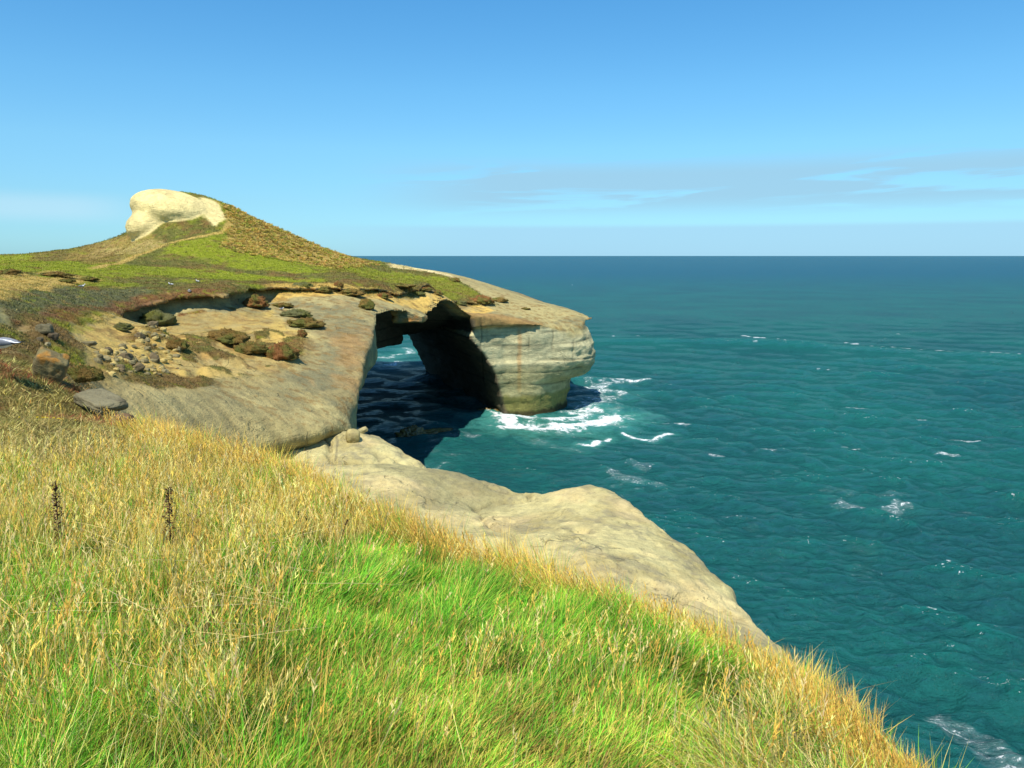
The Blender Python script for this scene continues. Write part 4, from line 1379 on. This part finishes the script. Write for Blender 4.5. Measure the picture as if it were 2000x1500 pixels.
# ------------------------------------------------------------------ blades
def blades(name, P, h, w, az_, lean, curl, c0, c1, mat, label, cat='grass', lev=(0, .35, .7, 1.0), wp=(1, .85, .55, 0)):
    n = len(P)
    P = np.asarray(P, float)
    d = np.stack([np.cos(az_), np.sin(az_), np.zeros(n)], 1)
    fa = rng.uniform(0, math.pi, n)
    s_ = np.stack([np.cos(fa), np.sin(fa), np.zeros(n)], 1)
    up = np.array([0, 0, 1.0])
    Vs, Cs = [], []
    for t_, q_ in zip(lev, wp):
        c_ = P + (h * t_ * np.cos(lean))[:, None] * up + (h * t_ * np.sin(lean))[:, None] * d + (h * curl * t_ * t_)[:, None] * (d * .8 - up * .35)
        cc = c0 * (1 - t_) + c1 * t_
        if q_ > 0:
            Vs += [c_ - s_ * (w * q_ / 2)[:, None], c_ + s_ * (w * q_ / 2)[:, None]]
            Cs += [cc, cc]
        else:
            Vs += [c_]; Cs += [cc]
    k = len(Vs)
    V_ = np.stack(Vs, 1).reshape(-1, 3); C_ = np.stack(Cs, 1).reshape(-1, 3)
    base = (np.arange(n) * k)[:, None]
    T = []
    for i in range(len(lev) - 2):
        a = 2 * i
        T += [base + np.array([[a, a + 1, a + 3]]), base + np.array([[a, a + 3, a + 2]])]
    a = 2 * (len(lev) - 2)
    T += [base + np.array([[a, a + 1, k - 1]])]
    T = np.concatenate(T)
    return V_, T, C_


def merge(parts):
    Vs, Ts, Cs, o = [], [], [], 0
    for V_, T_, C_ in parts:
        Vs.append(V_); Ts.append(T_ + o); Cs.append(C_); o += len(V_)
    return np.concatenate(Vs), np.concatenate(Ts), np.concatenate(Cs)


def colmix(n, cols, probs, jit=.18):
    k = rng.choice(len(cols), n, p=np.array(probs) / sum(probs))
    c_ = np.array(cols)[k]
    return np.clip(c_ * (1 + rng.normal(0, jit, (n, 1))) * (1 + rng.normal(0, jit * .3, (n, 3))), .004, .95)


for o_, vv_, ww_, a_, b_ in CUSHV:
    I = rng.choice(len(vv_), 900)
    P = vv_[I] * (1 + rng.normal(0, .02, (900, 1)))
    nr_ = P / (np.linalg.norm(P, axis=1)[:, None] + 1e-9)
    cc = colmix(900, [a_, a_ * 1.4, b_, (.24, .18, .05)], [3, 2, 2, 1], .2)
    V_, T_, C_ = merge([blades('', P, rng.uniform(.05, .11, 900) * (.4 + ww_ * .35), np.full(900, .02 + .02 * ww_), np.arctan2(nr_[:, 1], nr_[:, 0]), np.arccos(np.clip(nr_[:, 2], -1, 1)) * .9, rng.uniform(0, .3, 900), cc, np.clip(cc * 1.1, 0, 1), None, '', lev=(0, 1.0), wp=(1, 0))])
    np_mesh('leaves', V_, T_, M_TUFT, False, cols=C_, parent=o_)
# --- vegetation on the headland: low tufts everywhere on the turf, tussocks on the dry slope
HV = np.empty(len(head.data.vertices) * 3, np.float32); head.data.vertices.foreach_get('co', HV); HV = HV.reshape(-1, 3)
hc = np.clip(HEADC, 0, 1)
cand = np.nonzero((HEADVEG > .55) & (HEADN[:, 2] > .45) & (HV[:, 1] > 24))[0]
sel = rng.choice(cand, min(90000, len(cand)), replace=False)
nb = 3
I = np.repeat(sel, nb)
P = HV[I] + rng.normal(0, 1, (len(I), 3)) * np.array([.12, .12, 0]) * (HV[I][:, 1:2] / 80)
hh = rng.uniform(.06, .17, len(I)) * (.6 + HV[I][:, 1] / 130)
P[:, 2] -= .03
vr = 1 + rng.normal(0, .22, (len(I), 1))
c0_ = hc[I] * vr
c1_ = np.clip(hc[I] * vr * 1.1 + .03 * rng.random((len(I), 1)) * np.array([1, .7, .2]), .003, 1)
parts = [blades('', P, hh, .03 + HV[I][:, 1] * .0007, rng.uniform(0, 6.28, len(I)), rng.uniform(.1, .9, len(I)), rng.uniform(0, .4, len(I)), c0_, c1_, None, '', lev=(0, 1.0), wp=(1, 0))]
V_, T_, C_ = merge(parts)
o = np_mesh('turf_grass', V_, T_, M_TUFT, False, cols=C_)
tag(o, 'low matted grass and herbs covering the top of the headland', 'grass', kind='stuff')

STRAWP = hpoly([(440, 402), (470, 405), (600, 468), (745, 517), (700, 520), (560, 512), (470, 495), (435, 484), (452, 440)])
sd_ = poly_sd(STRAWP, HV[:, 0], HV[:, 1]) + 2.0 * fbm(HV[:, 0], HV[:, 1], 0, .3, 3, 5.)
cand = np.nonzero((sd_ > -.5) & (HEADN[:, 2] > .4) & (HV[:, 1] > 110))[0]
sel = rng.choice(cand, min(1900, len(cand)), replace=False)
nb = 26
I = np.repeat(sel, nb)
rr_ = np.repeat(rng.uniform(.1, .32, len(sel)), nb)
an = rng.uniform(0, 6.28, len(I))
P = HV[I].astype(float); P[:, 0] += np.cos(an) * rr_ * rng.random(len(I)); P[:, 1] += np.sin(an) * rr_ * rng.random(len(I))
hs_ = np.repeat(rng.uniform(.2, .62, len(sel)), nb) * rng.uniform(.7, 1.1, len(I))
cb = np.repeat(colmix(len(sel), [(.66, .47, .13), (.58, .42, .10), (.40, .28, .07), (.42, .42, .06)], [5, 4, 1.0, 4]), nb, 0)
V_, T_, C_ = merge([blades('', P, hs_, np.full(len(I), .10), an, rng.uniform(.2, .8, len(I)), rng.uniform(.1, .5, len(I)), cb * .9, cb * 1.15, None, '', lev=(0, .5, 1.0), wp=(1, .7, 0))])
o = np_mesh('tussock_grass', V_, T_, M_TUFT, False, cols=np.clip(C_, 0, 1))
tag(o, 'golden tussock grass on the dry side of the hill', 'tussock grass', kind='stuff')

# ------------------------------------------------------------------ long grass on the near clifftop
def ppoly(pts):
    return [on_plane(*p) for p in pts]


Z_GREEN = ppoly([(430, 1520), (470, 1330), (560, 1200), (640, 1110), (760, 1060), (880, 1085), (1060, 1150), (1260, 1225), (1440, 1290), (1560, 1370), (1640, 1430), (1560, 1520), (1300, 1700), (700, 1800)])
Z_LL = ppoly([(-60, 1190), (250, 1180), (440, 1290), (430, 1520), (200, 1800), (-300, 1700)])
Z_STR = ppoly([(1500, 1420), (1640, 1430), (1780, 1500), (1900, 1700), (1600, 1800), (1350, 1540)])
Z_DARK = ppoly([(560, 1100), (640, 1080), (700, 1120), (620, 1200), (520, 1290), (400, 1290), (300, 1250), (380, 1180), (480, 1150)])
Z_GP = ppoly([(380, 1130), (600, 1050), (700, 1060), (640, 1130), (540, 1230), (400, 1200)])


def sample(n, y0=2.4, y1=20.0, pw=1.5):
    u = rng.uniform(-.82, .82, n)
    e = 2 - pw
    r_ = rng.random(n)
    Y = (y0 ** e + r_ * (y1 ** e - y0 ** e)) ** (1 / e)
    return u * Y, Y


X_, Y_ = sample(780000, 2.4, 24.6)
sdE = poly_sd(EDGE_POLY, X_, Y_)
k = sdE > -.10
X_, Y_, sdE = X_[k], Y_[k], sdE[k]
nz1 = fbm(X_, Y_, 0, .8, 3, 2.); nz2 = fbm(X_, Y_, 0, 2.2, 3, 22.)
gG = sst(poly_sd(Z_GREEN, X_, Y_) + 1.3 * nz1 + .8 * nz2, -1.5, .55)
gL = sst(poly_sd(Z_LL, X_, Y_) + .4 * nz1, -.2, .3) * (1 - gG)
gS = sst(poly_sd(Z_STR, X_, Y_) + .3 * nz1, -.1, .2)
gP = sst(poly_sd(Z_GP, X_, Y_) + .5 * nz1 + .3 * nz2, -.1, .4)
gB = sst(poly_sd(BENCH, X_, Y_) + .35 * nz1, -.2, .2)
edgew = .28 + .045 * Y_ + .25 * nz1
gE = (1 - sst(sdE, edgew * .7, edgew * 1.2)) * (1 - gB)
Zg = fg_z(X_, Y_, False)
Zg = Zg - 1.2 * np.maximum(-sdE, 0)
u1 = rng.random(len(X_))
# class: 0 green 1 dry 2 edge 3 bench 4 lowleft 5 straw
cls = np.full(len(X_), 1)
cls[u1 < gG] = 0
cls[(rng.random(len(X_)) < gP * .65) & (cls == 1)] = 0
cls[(rng.random(len(X_)) < gL)] = 4
cls[(rng.random(len(X_)) < gS * .6)] = 5
cls[(rng.random(len(X_)) < gE * .9)] = 2
cls[rng.random(len(X_)) < gB] = 3
keep = np.ones(len(X_), bool)
inD = poly_sd(Z_DARK, X_, Y_) + .5 * nz1 + .4 * nz2 > 0
keep &= ~(inD & (rng.random(len(X_)) < .74))
hol = (cls == 1) & (fbm(X_, Y_, 0, 1.9, 3, 63.) > .22)
keep &= ~(hol & (rng.random(len(X_)) < .6))
keep &= rng.random(len(X_)) < .85
keep &= ~((cls == 1) & (rng.random(len(X_)) < .25 + .25 * (nz2 < -.1)))
G1, G2, G3 = (.13, .40, .02), (.22, .52, .035), (.07, .24, .015)
YG = (.42, .48, .05)
ST, ST2, BR, GD = (.84, .66, .21), (.62, .46, .10), (.28, .16, .045), (.80, .54, .095)
OR = (.68, .40, .075)
parts = []
wk = .0034 + .00040 * Y_


def emit(m, h, w_, az_, lean, curl, ca, cb):
    az_ = az_ + 1.6 * fbm(X_[m], Y_[m], 0, 1.6, 2, 95.)
    lean = np.clip(lean * (1 + .9 * fbm(X_[m], Y_[m], 0, 2.6, 2, 97.)) + .25 * np.maximum(fbm(X_[m], Y_[m], 0, 1.1, 2, 99.), 0), 0, 1.5)
    h = h * (1 + .9 * fbm(X_[m], Y_[m], 0, 2.6, 2, 93.))
    vv0 = (1.04 + .75 * fbm(X_[m], Y_[m], 0, 2.4, 3, 91.))[:, None]
    ca = ca * vv0; cb = np.clip(cb * vv0, 0, 1)
    P = np.stack([X_[m], Y_[m], Zg[m]], 1)
    parts.append(blades('', P, h, w_, az_, lean, curl, ca, cb, None, ''))


m = np.nonzero((cls == 0) & keep)[0]
n = len(m)
short = sst(Y_[m], 3.2, 5.0)
h = rng.uniform(.13, .25, n) * (.55 + .45 * short) * (1 + .35 * nz1[m])
ca = colmix(n, [G1, G2, G3, YG, ST2], [5, 4, 2.5, 1.4, 1.1])
dry = rng.random(n) < .16 + .35 * (1 - short) * (nz1[m] > -.1)
ca[dry] = colmix(int(dry.sum()), [ST2, BR, YG], [3, 2, 2])
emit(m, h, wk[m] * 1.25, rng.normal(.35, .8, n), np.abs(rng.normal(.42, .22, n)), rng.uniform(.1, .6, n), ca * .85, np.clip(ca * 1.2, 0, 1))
m = np.nonzero((cls == 1) & keep)[0]
n = len(m)
gfrac = np.clip(.42 + .3 * (1 - sst(Y_[m], 4, 7)) + 1.0 * (nz2[m]) + .6 * nz1[m] - .012 * (Y_[m] - 8), .06, .8)
isg = rng.random(n) < gfrac
ca = colmix(n, [ST, ST2, GD, BR], [4, 3, 4, 1.0])
ca[isg] = colmix(int(isg.sum()), [G1, G3, YG, G2], [3, 2, 3, 2])
h = rng.uniform(.22, .46, n) * np.where(isg, .75, 1) * (1 + .3 * nz1[m])
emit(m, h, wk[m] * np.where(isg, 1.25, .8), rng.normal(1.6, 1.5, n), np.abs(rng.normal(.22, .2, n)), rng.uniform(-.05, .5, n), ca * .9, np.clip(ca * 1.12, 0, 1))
m = np.nonzero((cls == 2) & keep)[0]
n = len(m)
isg = rng.random(n) < np.clip(.16 + .8 * nz2[m], .02, .6)
ca = colmix(n, [OR, GD, ST2, BR], [4, 4, 2, 1.6])
ca[isg] = colmix(int(isg.sum()), [G1, G3, YG], [2, 2, 2])
h = rng.uniform(.24, .46, n) * (1 + .4 * nz1[m]) * (.55 + .75 * sst(Y_[m], 3.2, 9))
emit(m, h, wk[m] * .95, rng.normal(2.7, .7, n), np.abs(rng.normal(.30, .22, n)), rng.uniform(.1, .75, n), ca * .85, np.clip(ca * 1.1, 0, 1))
m = np.nonzero((cls == 3) & keep)[0]
n = len(m)
ca = colmix(n, [(.34, .25, .07), (.22, .20, .04), (.15, .16, .03), ST], [4, 3, 2, 2])
red = (fbm(X_[m], Y_[m], 0, .6, 3, 9.) > .12) & (rng.random(n) < .6) & (Y_[m] > 17.6)
ca[red] = colmix(int(red.sum()), [(.34, .09, .04), (.30, .14, .05)], [1, 1])
h = rng.uniform(.10, .24, n)
emit(m, h, wk[m] * 1.2, rng.uniform(0, 6.28, n), rng.uniform(.7, 1.45, n), rng.uniform(0, .3, n), ca, np.clip(ca * 1.1, 0, 1))
m = np.nonzero((cls == 4) & keep)[0]
n = len(m)
ca = colmix(n, [G1, YG, ST, BR, (.26, .34, .05), G2], [5, 3, 2.0, 1.2, 3, 3.5])
h = rng.uniform(.10, .24, n) * (1 + .4 * nz1[m])
emit(m, h, wk[m] * 1.1, rng.normal(.5, 1.2, n), np.abs(rng.normal(.6, .3, n)), rng.uniform(.1, .7, n), ca * .9, np.clip(ca * 1.15, 0, 1))
m = np.nonzero((cls == 5) & keep)[0]
n = len(m)
ca = colmix(n, [ST, (.66, .55, .26), G2, YG, BR], [4, 2.5, 2, 3, .7])
h = rng.uniform(.16, .34, n)
emit(m, h, wk[m], rng.normal(3.3, .9, n), np.abs(rng.normal(.8, .3, n)), rng.uniform(.1, .6, n), ca * .9, np.clip(ca * 1.1, 0, 1))
V_, T_, C_ = merge(parts)
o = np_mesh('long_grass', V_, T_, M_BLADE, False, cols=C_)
tag(o, 'dense green and straw-coloured grass covering the near clifftop', 'grass', kind='stuff')

# --- seed stalks: thin stems that end in a feathery head
X2, Y2 = sample(30000, 3.0, 18.0, 1.15)
sdE2 = poly_sd(EDGE_POLY, X2, Y2)
gG2 = sst(poly_sd(Z_GREEN, X2, Y2), -.3, .6)
gB2 = sst(poly_sd(BENCH, X2, Y2), -.2, .2)
nz3 = fbm(X2, Y2, 0, 1.3, 3, 42.)
pk = np.where(gG2 > .5, .15 + .9 * np.maximum(nz3, 0) ** 1.3, .62) * (1 - .95 * gB2)
gE2 = 1 - sst(sdE2, .3, 1.0)
pk = np.maximum(pk, gE2 * .95)
k = (sdE2 > -.05) & (rng.random(len(X2)) < pk)
X2, Y2, sdE2, gG2, gE2 = X2[k], Y2[k], sdE2[k], gG2[k], gE2[k]
n = len(X2)
Z2 = fg_z(X2, Y2, False)
h = np.where(gG2 > .5, rng.uniform(.24, .42, n), rng.uniform(.34, .66, n))
h = np.where(gE2 > .5, rng.uniform(.3, .55, n) * (.6 + .4 * sst(Y2, 3.5, 8)), h)
azs = np.where(gE2 > .5, rng.normal(2.8, .7, n), np.where(gG2 > .5, rng.normal(.7, .9, n), rng.normal(1.8, 1.6, n)))
lean = np.abs(rng.normal(.22, .16, n)); curl = rng.uniform(0, .3, n)
cs = colmix(n, [ST, GD, (.66, .52, .22), OR], [4, 4, 2, 1.2])
cs[gE2 > .5] = colmix(int((gE2 > .5).sum()), [OR, GD, ST], [4, 3, 1])
P = np.stack([X2, Y2, Z2], 1)
wst = .0024 + .00028 * Y2
parts = [blades('', P, h, wst, azs, lean, curl, cs * .8, cs, None, '', lev=(0, .4, .8, 1.0), wp=(1, .9, .8, 0))]
dv = np.stack([np.cos(azs), np.sin(azs), np.zeros(n)], 1); up = np.array([0, 0, 1.0])
hl = rng.uniform(.16, .30, n)
for j in range(9):
    t_ = 1 - hl * (1 - j / 9.0)
    c_ = P + (h * t_ * np.cos(lean))[:, None] * up + (h * t_ * np.sin(lean))[:, None] * dv + (h * curl * t_ * t_)[:, None] * (dv * .8 - up * .35)
    tgt = blades('', c_, h * hl * .30 * rng.uniform(.7, 1.3, n), wst * (2.3 - .13 * j), azs + rng.uniform(-1.8, 1.8, n), lean + rng.uniform(-.1, .45, n), rng.uniform(0, .2, n), cs, np.clip(cs * 1.12, 0, 1), None, '', lev=(0, .5, 1.0), wp=(.5, 1, 0))
    parts.append(tgt)
# --- long fallen straws on the dry side
nf = 120
fp = [on_plane(rng.uniform(-40, 620), rng.uniform(930, 1330)) for _ in range(nf)]
PF = np.array([(a, b, float(fg_z(np.array([a]), np.array([b]), False)[0]) + rng.uniform(.16, .34)) for a, b in fp])
cf = colmix(nf, [(.70, .57, .26), ST], [3, 1], .1)
parts.append(blades('', PF, rng.uniform(.35, .95, nf), .0036 + .0005 * PF[:, 1], np.where(rng.random(nf) < .6, rng.normal(-.25, .25, nf), rng.normal(2.9, .4, nf)), rng.uniform(1.05, 1.6, nf), rng.uniform(-.05, .25, nf), cf, cf, None, '', lev=(0, .5, 1.0), wp=(1, 1, 0)))
V_, T_, C_ = merge(parts)
o = np_mesh('seed_stalk_grass', V_, T_, M_BLADE, False, cols=np.clip(C_, 0, 1))
tag(o, 'tall dry seed stalks and fallen straws standing over the grass', 'seed grass', kind='stuff')

# --- dock plants, plantain heads, flowers
def stalk_plant(name, base, hgt, kind, lab, cat, group=None, az0=0.0, lean0=.08, seed=1):
    r_ = np.random.default_rng(seed)
    e = bpy.data.objects.new(name, None); COL.objects.link(e)
    e.location = base
    nn_ = 7
    zz = np.linspace(0, hgt, nn_)
    off = lean0 * zz ** 1.5 / max(hgt, .1) ** .5
    cx_, cy_ = off * math.cos(az0), off * math.sin(az0)
    rad = np.linspace(.006, .003, nn_)
    Vv = []
    for i in range(nn_):
        for j in range(6):
            a = j * math.pi / 3
            Vv.append((cx_[i] + rad[i] * math.cos(a), cy_[i] + rad[i] * math.sin(a), zz[i]))
    idx = np.arange(nn_ * 6).reshape(nn_, 6)
    q = np.stack([idx[:-1], np.roll(idx[:-1], -1, 1), np.roll(idx[1:], -1, 1), idx[1:]], -1).reshape(-1, 4)
    np_mesh('stem', np.array(Vv), q, M_DSTEM if kind != 'flower' else M_GSTEM, parent=e)
    if kind == 'dock':
        m_ = 420
        t_ = r_.uniform(.35, 1, m_)
    elif kind == 'plantain':
        m_ = 110
        t_ = r_.uniform(.84, 1, m_)
    else:
        m_ = 26
        t_ = np.full(m_, 1.0)
    px_ = np.interp(t_ * hgt, zz, cx_); py_ = np.interp(t_ * hgt, zz, cy_)
    aa = r_.uniform(0, 6.28, m_)
    if kind == 'dock':
        cl_ = .55 + .45 * np.sin(t_ * 40)
        rr2 = r_.random(m_) * .065 * (1.15 - t_) * 1.6 * cl_ + .008
        s2 = .017
    elif kind == 'plantain':
        rr2 = np.full(m_, .006); s2 = .009
    else:
        rr2 = np.full(m_, .002); s2 = .028
    P2 = np.stack([px_ + rr2 * np.cos(aa), py_ + rr2 * np.sin(aa), t_ * hgt], 1)
    base_c = {'dock': (.10, .045, .02), 'plantain': (.09, .05, .025), 'flower': (.85, .62, .01)}[kind]
    cc = np.clip(np.array(base_c) * (1 + r_.normal(0, .3, (m_, 1))), .003, 1)
    tri = []
    Vx = []
    for i in range(m_):
        dd = np.array([math.cos(aa[i]), math.sin(aa[i]), .3 if kind == 'flower' else r_.uniform(-.4, .9)])
        ss = np.array([-math.sin(aa[i]), math.cos(aa[i]), r_.uniform(-.5, .5)])
        p = P2[i]
        b = len(Vx)
        Vx += [p - ss * s2 * .22, p + ss * s2 * .22, p + dd * s2 * .8 + ss * s2 * .3, p + dd * s2, p + dd * s2 * .8 - ss * s2 * .3]
        tri += [(b, b + 1, b + 2), (b, b + 2, b + 3), (b, b + 3, b + 4)]
    nm = {'dock': 'seed_head', 'plantain': 'seed_spike', 'flower': 'petals'}[kind]
    np_mesh(nm, np.array(Vx), np.array(tri), M_TUFT, False, cols=np.repeat(cc, 5, 0), parent=e)
    tag(e, lab, cat, group)
    return e


M_DSTEM = flat_mat('dry_brown_stem', (.07, .035, .018), None, rough=.8, bump=.001)
M_GSTEM = flat_mat('green_stem', (.12, .2, .03), None, rough=.7, bump=.001)


def on_fg(px, py):
    a, b = on_plane(px, py)
    return (a, b, float(fg_z(np.array([a]), np.array([b]), False)[0]))


stalk_plant('dock_plant', on_fg(122, 1125), .74, 'dock', 'dark brown dead dock plant with dense seed clusters, the stouter of two', 'dock plant', 'dead dock plants in the dry grass', 1.9, .1, 3)
stalk_plant('dock_plant', on_fg(338, 1130), .74, 'dock', 'slender dark dock stalk rising from the shaded hollow in the grass', 'dock plant', 'dead dock plants in the dry grass', 1.4, .04, 5)
for i, (px, py, hg, a, lab) in enumerate([(598, 1075, .40, 2.4, 'brown plantain seed head leaning over the dry grass, first from the dock stalks'), (622, 1085, .42, 2.9, 'brown plantain seed head beside the crossed pair'),
                                          (636, 1060, .38, .4, 'brown plantain seed head nearest the rock shelf'), (660, 1080, .36, .2, 'short brown plantain head bent towards the sea'), (505, 1040, .34, 2.8, 'brown plantain head standing apart in the straw')]):
    stalk_plant('plantain_stalk', on_fg(px, py), hg, 'plantain', lab, 'plantain', 'brown plantain heads in the grass', a, .3, 20 + i)
FL = [(78, 872), (92, 868), (110, 868), (100, 885), (120, 846), (126, 852), (150, 852), (152, 856), (118, 862), (40, 828), (74, 822), (84, 818)]
for i, (px, py) in enumerate(FL):
    a = at(px, py, 16.5)
    gz = float(fg_z(np.array([a[0]]), np.array([a[1]]), False)[0])
    stalk_plant('yellow_flower', (a[0], a[1], gz), max(a[2] - gz, .12), 'flower', 'small yellow hawkweed flower in the dry grass bench', 'flower', 'yellow flowers on the dry grass bench', i, .05, 40 + i)
